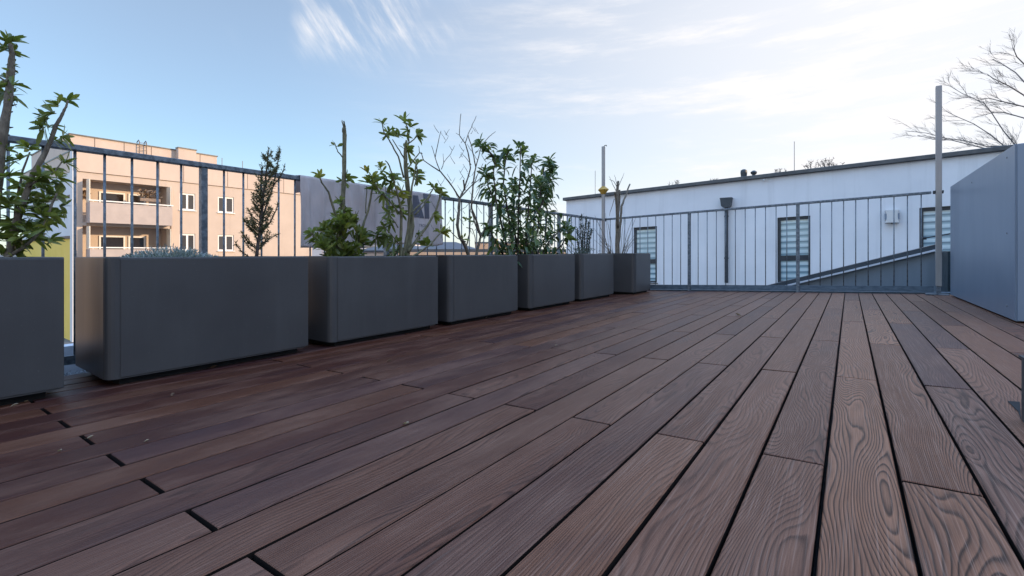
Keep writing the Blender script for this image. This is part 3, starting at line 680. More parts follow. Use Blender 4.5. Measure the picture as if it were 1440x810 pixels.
# ------------------------------------------------------------------ far roofs and walls seen low between the railing bars
def far_house(name, label, d, px0, px1, ytop, depth, wall, roof=None, ridge=None, face=None, group=None):
    a = at(px0, ytop, d); b = at(px1, ytop, d); zt = (a.z + b.z) / 2
    dirv = (b - a); dirv.z = 0; dirv.normalize(); back = Vector((-dirv.y, dirv.x, 0))
    if back.dot(ray((px0 + px1) / 2, 356)) < 0: back = -back
    c = (a + b) / 2; t = thing(name, (c.x, c.y, -4.85), label, 'building', group)
    base = [Vector((a.x, a.y, -4.84)), Vector((b.x, b.y, -4.84)), Vector((b.x, b.y, -4.84)) + back * depth, Vector((a.x, a.y, -4.84)) + back * depth]
    m = MB(); m.prism(base, (0, 0, zt + 4.84)); m.build('wall', wall, t)
    if roof:
        zr = at(px0, ridge, d).z; o = .35; v = Vector((0, 0, 1))
        A = [Vector((q.x, q.y, zt + .004)) for q in base]
        A = [A[0] - dirv * o - back * o, A[1] + dirv * o - back * o, A[2] + dirv * o + back * o, A[3] - dirv * o + back * o]
        r0 = (A[0] + A[3]) / 2 + dirv * depth * .35; r1 = (A[1] + A[2]) / 2 - dirv * depth * .35; r0.z = r1.z = zr
        m = MB(); m.add(A + [r0, r1], [(0, 1, 5, 4), (2, 3, 4, 5), (1, 2, 5), (3, 0, 4), (3, 2, 1, 0)]); ro = m.build('roof', roof, t)
        e = MB(); e.tube([A[0] - v * .1, A[1] - v * .1], .09, 6); e.build('gutter', M['anthr'], ro)
        return t, ro, (a, b, dirv, back, zt, zr)
    e = MB(); e.prism([q + Vector((0, 0, zt + 4.845)) for q in base], (0, 0, .25)); e.build('roof_edge', M['cap'], t)
    return t, None, (a, b, dirv, back, zt, zt)
M['farwhite'] = render_wall('far_pale_render', (.62, .58, .57), (.70, .66, .64))
M['fargrey'] = mat('far_grey_band', (.28, .28, .31), (.34, .34, .37), .8, scale=.5)
M['orange'] = render_wall('orange_render', (.62, .40, .25), (.68, .46, .30), (.4, .25, .15), .3)
t, _, (a, b, dv, bk, zt, zr) = far_house('pale_hall', 'long pale hall with a grey band low on its wall, seen under the banner', 62, 405, 566, 319, 14, M['farwhite'])
zb = at(500, 335, 62).z; z2 = at(500, 343.5, 62).z
m = MB(); n_ = -bk
m.prism([Vector((a.x, a.y, z2)) + n_ * .004, Vector((b.x, b.y, z2)) + n_ * .004, Vector((b.x, b.y, z2)) + n_ * .12, Vector((a.x, a.y, z2)) + n_ * .12], (0, 0, zb - z2)); m.build('wall_band', M['fargrey'], t)
far_house('white_shed', 'low white shed behind the first rhododendron, under the pale hall', 50, 452, 512, 349, 5, M['farwhite'])
far_house('slate_roofed_house', 'far house with a dark hipped slate roof just right of the banner edge', 55, 572, 668, 351.5, 9, M['orange'], M['slate'], 339)
far_house('gabled_house', 'small house with a dark slate roof glimpsed below the banner behind the second rhododendron', 44, 508, 590, 352, 8, M['farwhite'], M['slate'], 340)
t, ro, (a, b, dv, bk, zt, zr) = far_house('orange_house', 'low orange-rendered house with a chimney, seen through the railing behind the bare shrub', 75, 668, 752, 342.5, 9, M['orange'])
P = at(695, 341, 76); m = MB(); m.box(P.x - .45, P.x + .45, P.y - .45, P.y + .45, zt, at(695, 336, 76).z); m.build('chimney', M['orange'], t)
for px in (690, 698, 712):
    A = at(px, 348.5, 75) - bk * .01; B = at(px + 4, 346, 75) - bk * .01
    m = MB(); c0 = Vector((A.x, A.y, at(px, 350, 75).z)); c1 = Vector((B.x, B.y, c0.z)); m.prism([c0, c1, c1 - bk * .05, c0 - bk * .05], (0, 0, at(px, 346, 75).z - c0.z)); m.build('window', M['glass'], t)
far_house('tan_terrace_row', 'long low tan wall along the skyline below the railing between the shrubs', 40, 560, 800, 354.5, 6, M['orange'])

# plain unseen walls added to shade the terrace and mirror warmly in one planter
m = MB(); m.box(13, 21, -16, 34, -4.84, 7.2); tag(m.build('shading_wall', M['white']), kind='structure')
m = MB(); m.box(-38, -28, -34, -2.0, -4.84, 8.0); tag(m.build('reflecting_wall', M['peach']), kind='structure')

# ------------------------------------------------------------------ plants
class Plant:
    """collects stems and leaves drawn as limbs in the plane of the planter with real depth scatter"""
    def __init__(s, X, name, label, cat='plant', group=None, base=None):
        s.X = X; s.st = MB(); s.lf = MB(); s.name = name; s.label = label; s.cat = cat; s.group = group; s.base = base
    def W(s, px, py, j=0.0): return on_x(px, py, s.X + j)
    def k(s, px): return (s.X / ray(px, 300).x) / F_PX       # metres per pixel there
    def stem(s, pts, r0, r1, j0=0.0, j1=0.0, n=7, knob=.0):
        """pts in pixels, radii in pixels"""
        P = []; rad = []; L = len(pts)
        dense = []
        for i in range(L - 1):
            for q in range(4): 
                u = q / 4; dense.append((pts[i][0] * (1 - u) + pts[i + 1][0] * u, pts[i][1] * (1 - u) + pts[i + 1][1] * u))
        dense.append(pts[-1])
        for i, (x, y) in enumerate(dense):
            u = i / (len(dense) - 1)
            P.append(s.W(x + rnd.uniform(-.35, .35), y, j0 + (j1 - j0) * u)); rad.append((r0 + (r1 - r0) * u) * s.k(x) * (1 + rnd.uniform(-knob, knob)))
        s.st.tube(P, rad, n); return P
    def whorl(s, px, py, n=8, L=17, W=5.2, tip=(0, -1), spread=62, tone=.42, j=0.0, droop=.25, var=.16):
        c = s.W(px, py, j); k = s.k(px)
        ax = (s.W(px + tip[0] * 10, py + tip[1] * 10, j) - c).normalized()
        u = ax.cross(Vector((.3, .8, .1))).normalized(); w = ax.cross(u)
        a0 = rnd.uniform(0, 6.28); n = round(n * 1.45); L *= 1.08
        for i in range(n):
            an = a0 + 2 * math.pi * i / n * 1.0 + rnd.uniform(-.35, .35); sp = R(spread + rnd.uniform(-26, 22))
            d = ax * math.cos(sp) + (u * math.cos(an) + w * math.sin(an)) * math.sin(sp)
            upv = Matrix.Rotation(R(rnd.gauss(0, 48)), 3, d) @ ax
            s.lf.leaf(c - ax * k * rnd.uniform(0, 4.5), d, upv, L * k * rnd.uniform(.75, 1.25), W * k * rnd.uniform(.8, 1.2), droop * rnd.uniform(.3, 1.6), tone + rnd.uniform(-var, var))
    def fin(s, bark, leafm, leafname='foliage'):
        b = s.base; t = thing(s.name, b, s.label, s.cat, s.group)
        s.st.build('stem', bark, t, smooth=True)
        if s.lf.v: s.lf.build(leafname, leafm, t, smooth=True)
        return t
RIM = .36
# thick rhododendron in the first planter
p = Plant(-2.58, 'rhododendron', 'tall thick-stemmed rhododendron at the photo edge in the first planter', base=(-2.58, .36, RIM), group='rhododendrons in the planters')
p.stem([(-14, 372), (-8, 280), (3, 190), (11, 150), (15, 105), (17, 78), (15, 62)], 7.2, 2.6, n=10, knob=.14)
p.stem([(8, 372), (24, 310), (45, 248), (62, 218), (72, 196), (78, 178), (88, 160), (93, 150), (96, 141)], 4.4, 1.0, .03, .05, n=8, knob=.14)
p.stem([(5, 365), (30, 350), (48, 335), (62, 318), (72, 290), (80, 272)], 2.6, 1.2, .04, .08)
p.stem([(20, 330), (22, 290), (32, 240), (42, 214)], 2.0, 1.0, -.05, -.08); p.stem([(40, 262), (60, 250), (78, 240), (88, 226)], 1.5, .8, .05, .02)
p.stem([(12, 120), (5, 112), (-6, 105)], 1.5, 1.0)
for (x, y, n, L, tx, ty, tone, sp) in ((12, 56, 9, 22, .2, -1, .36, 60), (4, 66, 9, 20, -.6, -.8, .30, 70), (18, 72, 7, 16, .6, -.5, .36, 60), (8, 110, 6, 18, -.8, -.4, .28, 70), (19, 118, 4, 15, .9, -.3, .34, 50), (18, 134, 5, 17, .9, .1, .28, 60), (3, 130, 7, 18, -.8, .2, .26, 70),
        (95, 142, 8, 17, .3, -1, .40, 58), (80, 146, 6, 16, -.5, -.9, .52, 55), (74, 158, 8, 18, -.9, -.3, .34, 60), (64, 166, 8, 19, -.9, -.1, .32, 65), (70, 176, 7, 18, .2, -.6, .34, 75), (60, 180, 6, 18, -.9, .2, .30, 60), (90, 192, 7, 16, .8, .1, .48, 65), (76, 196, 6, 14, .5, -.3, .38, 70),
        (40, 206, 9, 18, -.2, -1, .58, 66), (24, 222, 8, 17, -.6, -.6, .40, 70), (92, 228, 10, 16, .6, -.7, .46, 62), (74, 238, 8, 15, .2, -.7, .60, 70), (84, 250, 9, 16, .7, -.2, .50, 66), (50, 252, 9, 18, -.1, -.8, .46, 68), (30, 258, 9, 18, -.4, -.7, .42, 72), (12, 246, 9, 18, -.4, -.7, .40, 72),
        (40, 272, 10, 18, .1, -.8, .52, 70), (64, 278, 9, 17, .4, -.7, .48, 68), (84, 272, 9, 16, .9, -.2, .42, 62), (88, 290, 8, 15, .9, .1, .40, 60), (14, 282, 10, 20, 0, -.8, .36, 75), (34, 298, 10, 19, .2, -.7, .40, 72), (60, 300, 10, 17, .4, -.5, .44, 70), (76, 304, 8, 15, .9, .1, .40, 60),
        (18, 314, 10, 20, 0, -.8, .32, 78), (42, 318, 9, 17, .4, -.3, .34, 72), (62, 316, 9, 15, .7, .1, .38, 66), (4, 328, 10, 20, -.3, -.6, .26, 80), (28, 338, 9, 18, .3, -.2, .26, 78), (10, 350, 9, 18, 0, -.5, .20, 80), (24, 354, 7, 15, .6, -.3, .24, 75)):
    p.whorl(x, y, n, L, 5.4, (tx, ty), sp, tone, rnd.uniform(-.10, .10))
for i in range(34):
    x, y = rnd.uniform(-4, 78), rnd.uniform(240, 356)
    if x < 100 - .25 * (y - 240): p.whorl(x, y, 7, 17, 5.6, (rnd.uniform(-.5, .8), -.7), 68, rnd.uniform(.25, .55), rnd.uniform(-.16, .10))
for i in range(46):                                           # stubby leaf scars and side leaves up the thick stem
    u = rnd.random(); x = 16 - 20 * u ** 1.3 + rnd.choice((-5, 5)); y = 90 + 200 * u
    if i < 16: p.whorl(x, y, 2, 13, 4.2, (rnd.choice((-1, 1)), -.3), 45, .3)
    else: q = p.W(x, y); p.st.tube([q, q + Vector((rnd.uniform(-.01, .01), rnd.uniform(-.012, .012), rnd.uniform(-.002, .006)))], [.0035, .0015], 5)
p.fin(M['bark'], M['rhodo'])

# silver cushion plant
t = thing('cushion_plant', (-2.56, .80, RIM), 'low silver-grey cushion plant peeping over the rim of the long planter', 'plant')
m = MB()
for i in range(620):
    a = rnd.uniform(0, 6.28); rr = math.sqrt(rnd.random()); c = Vector((-2.54 + .14 * rr * math.cos(a), .838 + .148 * rr * math.sin(a), .405))
    up = Vector((math.cos(a) * rr * .9, math.sin(a) * rr * .9, 1.15 - .5 * rr)).normalized()
    L = .062 * (1.12 - .55 * rr) * rnd.uniform(.8, 1.2)
    for k in range(9):
        q = c + up * L * k / 8; d = (up * .9 + Vector((rnd.uniform(-1, 1), rnd.uniform(-1, 1), rnd.uniform(-.3, .8))) * .6)
        m.needle(q, d, .016, .0034, rnd.uniform(.1, 1))
m.build('foliage', M['lavender'], t)

# yew
p = Plant(-2.60, 'yew', 'slender feathery dark green yew with forked tip in the long planter', base=(-2.6, 1.40, RIM))
def needles(p, P, L, W, dens, spread=1.0, tone=(.1, .9)):
    for a, b in zip(P[:-1], P[1:]):
        n = max(1, int((b - a).length * dens)); ax = (b - a).normalized()
        for i in range(n):
            q = a.lerp(b, rnd.random()); d = ax * .75 + Vector((rnd.uniform(-1, 1), rnd.uniform(-1, 1), rnd.uniform(-1, 1))) * spread
            p.lf.needle(q, d, L * rnd.uniform(.6, 1.2), W, rnd.uniform(*tone))
yl = [([(360, 366), (366, 320), (371, 270), (376, 230), (378, 209)], 2.6, .5), ([(364, 340), (371, 300), (384, 262), (391, 228), (393.5, 209)], 1.6, .4), ([(368, 300), (366, 265), (369, 232)], 1.2, .4),
      ([(383, 262), (395, 248), (400, 234)], .9, .3), ([(366, 330), (380, 312), (388, 296), (391, 287)], 1.2, .4), ([(362, 352), (378, 336), (390, 330)], 1.0, .4), ([(362, 340), (356, 320), (352, 310)], .9, .3)]
for pts, r0, r1 in yl:
    P = p.stem(pts, r0, r1, rnd.uniform(-.03, .03), rnd.uniform(-.05, .05), 6); needles(p, P, .021, .0038, 620, .9)
for i in range(74):
    u = rnd.random() ** .85; y = 358 - 140 * u; cx = 360 + 17 * u + (0 if u < .5 else rnd.choice((0, 12 * (u - .5) * 2))); w = 19 * (1 - u) + 6
    s_ = rnd.choice((-1, 1)); L = rnd.uniform(.45, 1.0) * w
    a = (cx, y); b = (cx + s_ * L * .6, y - L * .35 - 2); c = (cx + s_ * L, y - L * .95 - 3)
    P = p.stem([a, b, c], .6, .25, rnd.uniform(-.03, .03), rnd.uniform(-.10, .10), 4); needles(p, P, .019, .0036, 620, .9)
P = p.stem([(352, 362), (342, 356), (333, 345), (331, 341)], .8, .3, 0, .05, 4); needles(p, P, .02, .004, 500, .9)
p.fin(M['twig'], M['yew'])

# leggy rhododendron with the lopped leader
p = Plant(-2.60, 'rhododendron', 'rhododendron with a tall lopped leader above a dense low bush, left of its planter mate', base=(-2.6, 1.93, RIM), group='rhododendrons in the planters')
p.stem([(479, 366), (481, 310), (484, 240), (484.5, 190), (484, 180)], 3.6, 2.7, n=9, knob=.13); p.stem([(484, 190), (485, 178), (483.5, 170)], 1.5, .9); p.stem([(484, 180), (481.5, 173), (481, 169)], 1.1, .6)
p.stem([(474, 350), (475, 315), (468, 290), (462, 270), (453, 258), (450, 250)], 2.1, .9, .02, .05, knob=.1); p.stem([(497, 360), (508, 325), (518, 295), (524, 262), (525, 250)], 2.1, .9, 0, -.04, knob=.1)
p.stem([(514, 300), (515, 280), (516, 262)], .9, .7, -.02, -.03); p.stem([(502, 335), (501.5, 305), (500, 297)], .8, .4, .05, .06); p.stem([(501.5, 302), (505, 296)], .5, .3, .06, .07)
p.stem([(482.5, 222), (475, 213), (472, 205), (470, 200)], .9, .5); p.stem([(470, 366), (458, 350), (446, 337), (437, 327)], 1.9, .9, .05, .09)
for (x, y, n, L, tx, ty, tone, sp) in ((449, 247, 7, 12, -.1, -1, .74, 42), (524, 248, 9, 15, .1, -1, .60, 52), (517, 254, 8, 13, -.2, -.8, .62, 55), (526, 258, 7, 13, .6, -.4, .5, 60), (516, 240, 4, 12, -.1, -1, .78, 30), (470, 203, 2, 9, -.6, -.8, .4, 40), (475, 206, 2, 8, .7, -.4, .4, 30),
        (488, 248, 5, 12, .6, -.6, .44, 45), (487, 256, 4, 10, .8, .1, .44, 50), (480, 254, 3, 9, -.8, -.3, .42, 40), (438, 326, 8, 12, -.6, -.8, .46, 60), (444, 334, 8, 13, -.5, -.4, .4, 70), (455, 340, 9, 14, -.2, -.5, .4, 75), (478, 282, 6, 12, -.5, -.7, .44, 55), (480, 294, 8, 13, -.4, -.6, .44, 65), (488, 296, 6, 12, .5, -.6, .44, 60)):
    p.whorl(x, y, n, L, 4.6, (tx, ty), sp, tone, rnd.uniform(-.04, .04))
for i in range(92):
    a = rnd.uniform(0, 6.28); rr = math.sqrt(rnd.random()); x = 482 + 34 * rr * math.cos(a) * (1 - .25 * math.sin(a)); y = 334 - 31 * rr * math.sin(a)
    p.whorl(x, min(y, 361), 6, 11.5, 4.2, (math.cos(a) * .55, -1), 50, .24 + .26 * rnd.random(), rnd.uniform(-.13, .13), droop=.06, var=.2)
p.fin(M['barkgreen'], M['rhodo'])

# open rhododendron with whorls on long limbs
p = Plant(-2.58, 'rhododendron', 'open rhododendron with leaf whorls on long bare limbs in front of the banner print', base=(-2.58, 2.40, RIM), group='rhododendrons in the planters')
p.stem([(569, 368), (574, 345), (579, 318), (577, 290), (573, 262), (570.5, 235), (570, 212), (571, 200)], 5.0, 2.0, n=10, knob=.09); p.stem([(571, 212), (571, 203), (571, 197)], 1.5, 1.0)
p.stem([(563, 368), (564, 330), (564.5, 300), (561, 280)], 2.4, 1.6, .04, .06, knob=.1); p.stem([(566, 366), (574, 320), (576.5, 290), (579, 262), (584, 240), (585, 228)], 1.9, .9, .05, .09)
p.stem([(574, 354), (588, 335), (602, 316), (612, 298), (618, 280), (620, 272)], 2.3, 1.0, .03, .07); p.stem([(577, 300), (588, 290), (601, 279), (610, 264)], 1.3, .8, .04, .05); p.stem([(584, 302), (595, 290), (606, 274)], 1.1, .6, .03, .02)
p.stem([(572, 366), (588, 356), (604, 345), (620, 327)], 1.8, .8, .08, .16); p.stem([(567.5, 250), (560, 220), (549, 200), (540, 186), (537, 172)], 1.3, .6, 0, .04); p.stem([(569, 224), (562, 212), (552, 196)], 1.1, .6)
p.stem([(571, 215), (575, 200), (573.5, 180), (568, 170)], 1.3, .6, 0, .03); p.stem([(573, 203), (582, 196), (586, 190)], 1.0, .7, 0, -.02); p.stem([(572, 238), (583, 224), (590, 215), (594, 216)], 1.0, .6, .0, .03); p.stem([(590, 215), (589, 207), (588, 205)], .6, .3, .03, .03)
p.stem([(561, 282), (556, 262), (551, 244), (546, 230), (542, 226)], 1.3, .7, .06, .08); p.stem([(562, 300), (548, 283), (532, 268), (528, 258)], 1.1, .8, .06, .1); p.stem([(563, 345), (550, 330), (540, 318)], 1.0, .6, .07, .12); p.stem([(560, 320), (552, 308), (545, 298)], .9, .6, .06, .09)
p.stem([(528, 366), (528, 345), (528.5, 330)], .9, .7, .04, .04); p.stem([(586, 234), (587, 244), (583, 262)], 1.0, .8, .08, .07)
for (x, y, n, L, tx, ty, tone, sp) in ((538, 173, 6, 13, -.1, -1, .42, 48), (546, 184, 5, 12, .2, -1, .38, 55), (555, 188, 8, 13, .1, -.8, .42, 60), (562, 190, 6, 14, .2, -.5, .44, 60), (543, 190, 4, 10, -.9, 0, .36, 50), (568, 171, 3, 15, -.3, -.9, .40, 50), (570, 168, 3, 14, .6, -.8, .38, 45), (577, 178, 5, 12, .3, -.8, .36, 50), (573, 183, 4, 14, -.7, .3, .42, 50), (588, 188, 9, 12, .8, -.4, .42, 55),
        (571, 208, 6, 12, .3, -.4, .42, 70), (575, 212, 4, 12, .9, .1, .38, 50), (586, 230, 5, 13, 0, -1, .56, 40), (585, 240, 7, 14, .2, -.5, .42, 65), (583, 248, 8, 13, .2, -.3, .42, 72), (535, 233, 5, 11, -.1, -1, .74, 38), (538, 240, 5, 11, .2, -.4, .42, 70), (542, 250, 6, 15, -.6, .4, .3, 55), (552, 246, 8, 14, .1, -.5, .38, 70), (548, 258, 8, 15, -.2, .1, .34, 75), (558, 252, 7, 13, .4, -.3, .40, 72), (530, 262, 6, 16, -.7, -.4, .30, 55), (538, 272, 6, 15, -.3, .3, .32, 60),
        (560, 275, 9, 14, .0, -.6, .74, 66), (566, 268, 7, 13, .3, -.3, .80, 62), (560, 290, 10, 15, -.2, -.4, .44, 75), (553, 292, 7, 14, -.7, 0, .42, 65), (546, 300, 7, 14, -.6, -.2, .40, 65), (548, 312, 7, 14, -.4, .1, .42, 70), (540, 320, 8, 14, -.6, -.2, .32, 65), (545, 333, 8, 15, -.5, .2, .26, 70), (553, 340, 9, 15, -.3, -.2, .28, 75), (558, 352, 9, 13, -.2, -.4, .26, 75), (550, 358, 7, 12, -.4, -.4, .28, 70), (568, 300, 5, 11, .4, -.4, .44, 65),
        (611, 263, 10, 14, .3, -.9, .44, 68), (620, 272, 7, 11, .4, -.7, .42, 65), (597, 283, 5, 9, .3, -.9, .62, 50), (612, 302, 4, 11, .8, .1, .6, 45), (621, 325, 8, 12, .5, -.6, .64, 60), (596, 340, 8, 11, -.1, -.9, .44, 60), (602, 343, 6, 11, .2, -.8, .5, 60), (588, 328, 4, 10, .6, .1, .3, 50), (528, 328, 10, 16, 0, -.6, .24, 78), (533, 336, 6, 13, .2, .2, .22, 75), (570, 236, 3, 10, .9, -.3, .42, 45), (588, 250, 4, 10, .9, 0, .42, 50)):
    p.whorl(x, y, n, L, 4.4, (tx, ty), sp, tone, rnd.uniform(-.05, .07))
p.fin(M['barkgreen'], M['rhodo'])

# leafless shrub
p = Plant(-2.60, 'bare_shrub', 'leafless many-stemmed shrub with thin upright twigs between rhododendron and laurel', base=(-2.6, 3.05, RIM))
for pts, r0, r1, j0, j1 in (([(661, 366), (654, 345), (646, 332), (643, 316), (645, 297), (646.6, 279)], 3.2, 1.9, 0, 0), ([(646.6, 279), (635, 261), (619, 241), (608, 234), (596, 226), (592, 214)], 1.5, .5, 0, .06), ([(619, 241), (612, 222), (607, 205)], .9, .35, .03, .05), ([(612, 222), (616, 202), (620, 184)], .8, .35, .04, .06), ([(621, 238), (624, 228), (634, 216), (639, 205)], .7, .3, .03, 0), ([(624, 228), (623, 216)], .5, .25, .05, .05),
        ([(646.6, 279), (653, 265), (662, 236), (658, 214), (654, 201), (646, 190), (648, 160)], 1.6, .45, 0, -.05), ([(654, 201), (660, 185), (670, 163)], .9, .35, -.04, -.06), ([(646, 190), (641, 187)], .5, .3, -.04, -.04), ([(646.6, 279), (664, 260), (678, 249)], 1.3, .5, 0, .05), ([(653, 268), (652, 253)], 1.4, 1.1, .0, .02),
        ([(668, 366), (673, 345), (676, 333), (670, 310), (663, 292), (665, 260), (669, 235), (663, 205), (658, 190)], 2.6, .5, .02, .06), ([(676, 333), (684, 318), (690, 300), (692, 282)], 1.7, .6, .02, -.06), ([(669, 235), (677, 205), (688, 192), (697, 185)], .9, .35, .04, .0), ([(676, 333), (668, 315), (664, 298), (663, 282)], 1.4, .7, .04, .1), ([(656, 345), (661, 325), (661, 300), (663, 285)], 1.3, .6, -.04, -.02), ([(665, 262), (672, 245), (679, 230)], .8, .35, .05, .08), ([(663, 232), (655, 222), (648, 214)], .6, .3, -.04, -.08), ([(665, 285), (673, 270), (676, 258)], .7, .35, .05, .07), ([(655, 340), (643, 335), (633, 325), (632, 318)], 1.0, .4, .05, .12), ([(656, 320), (664, 322), (668, 332), (669, 350)], .8, .6, .04, .1), ([(645, 297), (655, 291), (660, 285)], .6, .3, .02, .05)):
    p.stem(pts, r0 * .8, r1, j0, j1, 7, knob=.12)
for i in range(70):
    x = rnd.uniform(606, 694); y = rnd.uniform(185, 330); d = rnd.choice((-1, 1)); L = rnd.uniform(4, 13)
    if abs(x - 650) > 42 - (330 - y) * .05: continue
    p.stem([(x, y), (x + d * L * .4, y - L * .6), (x + d * L * .6, y - L)], .4, .2, rnd.uniform(-.06, .06), rnd.uniform(-.08, .08), 4)
for x, y in ((636, 310), (655, 308), (652, 334), (661, 309)): p.whorl(x, y, 3, 9, 3, (.3, -.8), 50, .55, .03)
p.fin(M['bark'], M['rhodo'])

# cherry laurel
p = Plant(-2.62, 'cherry_laurel', 'dense bushy cherry laurel with glossy drooping leaves, tallest foliage before the white building', base=(-2.62, 4.1, RIM))
ls = [[(718, 366), (706, 320), (697, 280), (694, 245), (697, 222)], [(722, 366), (716, 310), (708, 260), (711, 225), (714, 212)], [(728, 366), (729, 300), (731, 250), (732, 205)], [(738, 366), (742, 310), (746, 260), (748, 222)], [(746, 366), (757, 320), (760, 270), (765, 235), (772, 226)], [(735, 366), (724, 330), (722, 290), (724, 255)], [(752, 366), (766, 335), (770, 300), (764, 262)],
      [(760, 366), (772, 340), (786, 325), (797, 313)], [(712, 366), (694, 335), (688, 318)], [(756, 300), (770, 268), (776, 240)], [(697, 285), (686, 262), (684, 240)], [(741, 366), (750, 330), (752, 290), (756, 250)], [(697, 225), (684, 208), (677, 200)], [(764, 366), (790, 345), (801, 325)]]
for q in ls:
    j0, j1 = rnd.uniform(-.05, .05), rnd.uniform(-.16, .16)
    P = p.stem(q, 1.7, .5, j0, j1, 6)
    for a, b in zip(P[:-1], P[1:]):
        for i in range(max(2, int((b - a).length * 80))):
            c = a.lerp(b, rnd.random()); an = rnd.uniform(0, 6.28); el = rnd.uniform(-.35, .75)
            d = Vector((math.cos(an) * math.cos(el), math.sin(an) * math.cos(el), math.sin(el)))
            c = c + d * rnd.uniform(.0, .04)
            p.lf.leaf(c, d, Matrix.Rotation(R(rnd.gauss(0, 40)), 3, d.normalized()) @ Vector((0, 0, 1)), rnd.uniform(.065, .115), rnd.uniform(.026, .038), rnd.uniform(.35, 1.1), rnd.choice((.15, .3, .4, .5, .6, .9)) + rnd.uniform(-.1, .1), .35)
for i in range(230):                                         # side shoots filling the lower bush
    x = rnd.gauss(740, 27); y = rnd.uniform(262, 362); 
    if not 700 < x < 792: continue
    c = p.W(x, y, rnd.uniform(-.2, .2)); an = rnd.uniform(0, 6.28)
    p.lf.leaf(c, Vector((math.cos(an), math.sin(an), rnd.uniform(-.3, .5))), Vector((0, 0, 1)), rnd.uniform(.06, .11), rnd.uniform(.024, .038), rnd.uniform(.3, 1.0), rnd.uniform(.0, .7), .35)
for q in ls:
    for i in range(3): p.whorl(q[-1][0] + rnd.uniform(-3, 3), q[-1][1] + 5 * i, 5, 15, 5, (rnd.uniform(-.4, .4), -1), 45, rnd.uniform(.4, .8), rnd.uniform(-.1, .1), .5)
p.fin(M['twig'], M['laurel'])

# rosemary with a grey-leaved skirt
p = Plant(-2.62, 'rosemary_bush', 'small upright rosemary bush beside the pruned stump near the railing corner', base=(-2.62, 5.1, RIM))
for q in ([(820, 364), (816, 335), (818, 302)], [(822, 364), (822, 330), (824, 306)], [(826, 364), (829, 335), (832, 322)], [(818, 364), (812, 340), (812, 322)], [(823, 364), (826, 340), (828, 312)], [(820, 364), (819, 345), (820, 318)]):
    P = p.stem(q, .7, .3, rnd.uniform(-.04, .04), rnd.uniform(-.10, .10), 5); needles(p, P, .034, .007, 520, .8, (.1, .9))
for i in range(420):
    c = p.W(rnd.gauss(820, 7), rnd.uniform(350, 362), rnd.uniform(-.12, .12)); p.lf.needle(c, Vector((rnd.uniform(-1, 1), rnd.uniform(-1, 1), rnd.uniform(0, 1.2))), .035, .007, rnd.uniform(.6, 1.2))
p.fin(M['twig'], M['rosemary'])

# pruned stump with thin bare shoots
p = Plant(-2.50, 'pruned_stump', 'pruned bare trunk with lopped tips and thin shoots in the corner planter', base=(-2.5, 6.0, RIM))
p.stem([(868, 364), (868.5, 325), (868, 285), (868.5, 262), (869.5, 255)], 3.3, 1.5, n=8, knob=.1); p.stem([(869, 320), (867, 290), (866, 276), (864.5, 270)], 1.9, 1.5, .02, .03, n=7, knob=.1); p.stem([(870, 340), (873, 310), (874, 290), (881, 272), (885.5, 259)], 2.0, 1.0, -.02, -.04, n=7, knob=.1); p.stem([(869.5, 300), (871, 280), (871, 267)], 1.6, 1.2, 0, 0)
for q in ([(864, 280), (858, 298), (857, 304)], [(866, 268), (861, 258), (857, 248)], [(867, 262), (863, 255), (857, 252)], [(870, 262), (874, 252), (878, 243)], [(868, 262), (866, 252), (864, 246)]): p.stem(q, .55, .2, 0, .02, 4)
for i in range(26):
    s_ = rnd.choice((-1, 1)); x = 868 + s_ * rnd.uniform(3, 12); H_ = rnd.uniform(22, 66); dx = s_ * rnd.uniform(4, 26)
    p.stem([(x, 364), (x + dx * .35, 364 - H_ * .5), (x + dx, 364 - H_)], .5, .18, rnd.uniform(-.1, .1), rnd.uniform(-.2, .2), 4)
p.fin(M['bark'], M['rhodo'])

# ------------------------------------------------------------------ dry leaves on the deck
dl = [(300, 518, 9, 'dry brown leaf lying against the foot of the long planter'), (243, 557, 8, 'dark curled leaf on the boards a step out from the long planter'), (206, 622, 6, 'tiny pale dry leaf on a reddish board left of the joints'), (127, 617, 7, 'pale crumpled leaf lying across a butt joint near the frame edge'), (84, 636, 7, 'pale torn leaf on a board seam nearest the photo corner'),
      (571, 598, 10, 'pale curled leaf on a seam in the open middle of the deck'), (683, 448, 6, 'small pale leaf under the planter with the bare shrub'), (692, 446, 5, 'smaller of two pale leaves under the planter with the bare shrub'), (1038, 444, 8, 'dark flat leaf on the grey boards towards the far railing'), (782, 487, 5, 'tiny upright dark leaf on a board seam in mid deck'), (547, 509, 6, 'curled brown leaf in front of the double rhododendron planter'), (20, 572, 8, 'pale leaf scrap in the shadow under the first planter'), (37, 566, 6, 'brown leaf scrap beside the first planter foot')]
for px, py, sz, lab in dl:
    P = on_deck(px, py); d = (P - EYE).dot(Vector((-SI, CO, 0))); L = sz * d / F_PX; a = rnd.uniform(0, 3.1)
    m = MB(); dv = Vector((math.cos(a), math.sin(a), .12)); bs = P + Vector((0, 0, .003))
    m.leaf(bs - dv * L * .5, dv, Vector((0, 0, 1)), L, L * .55, -.25, rnd.choice((.3, .6, .95)) if 'pale' not in lab else 1.0, .9)
    m.leaf(bs, Vector((-dv.y, dv.x, .5)), Vector((0, 0, 1)), L * .5, L * .3, .2, .6, .6); m.tube([bs - dv * L * .5, bs - dv * L * .85 + Vector((0, 0, L * .15))], L * .025, 4, .3)
    tag(m.build('dry_leaf', M['dry'], origin=P), lab, 'leaf', 'dry leaves on the deck')

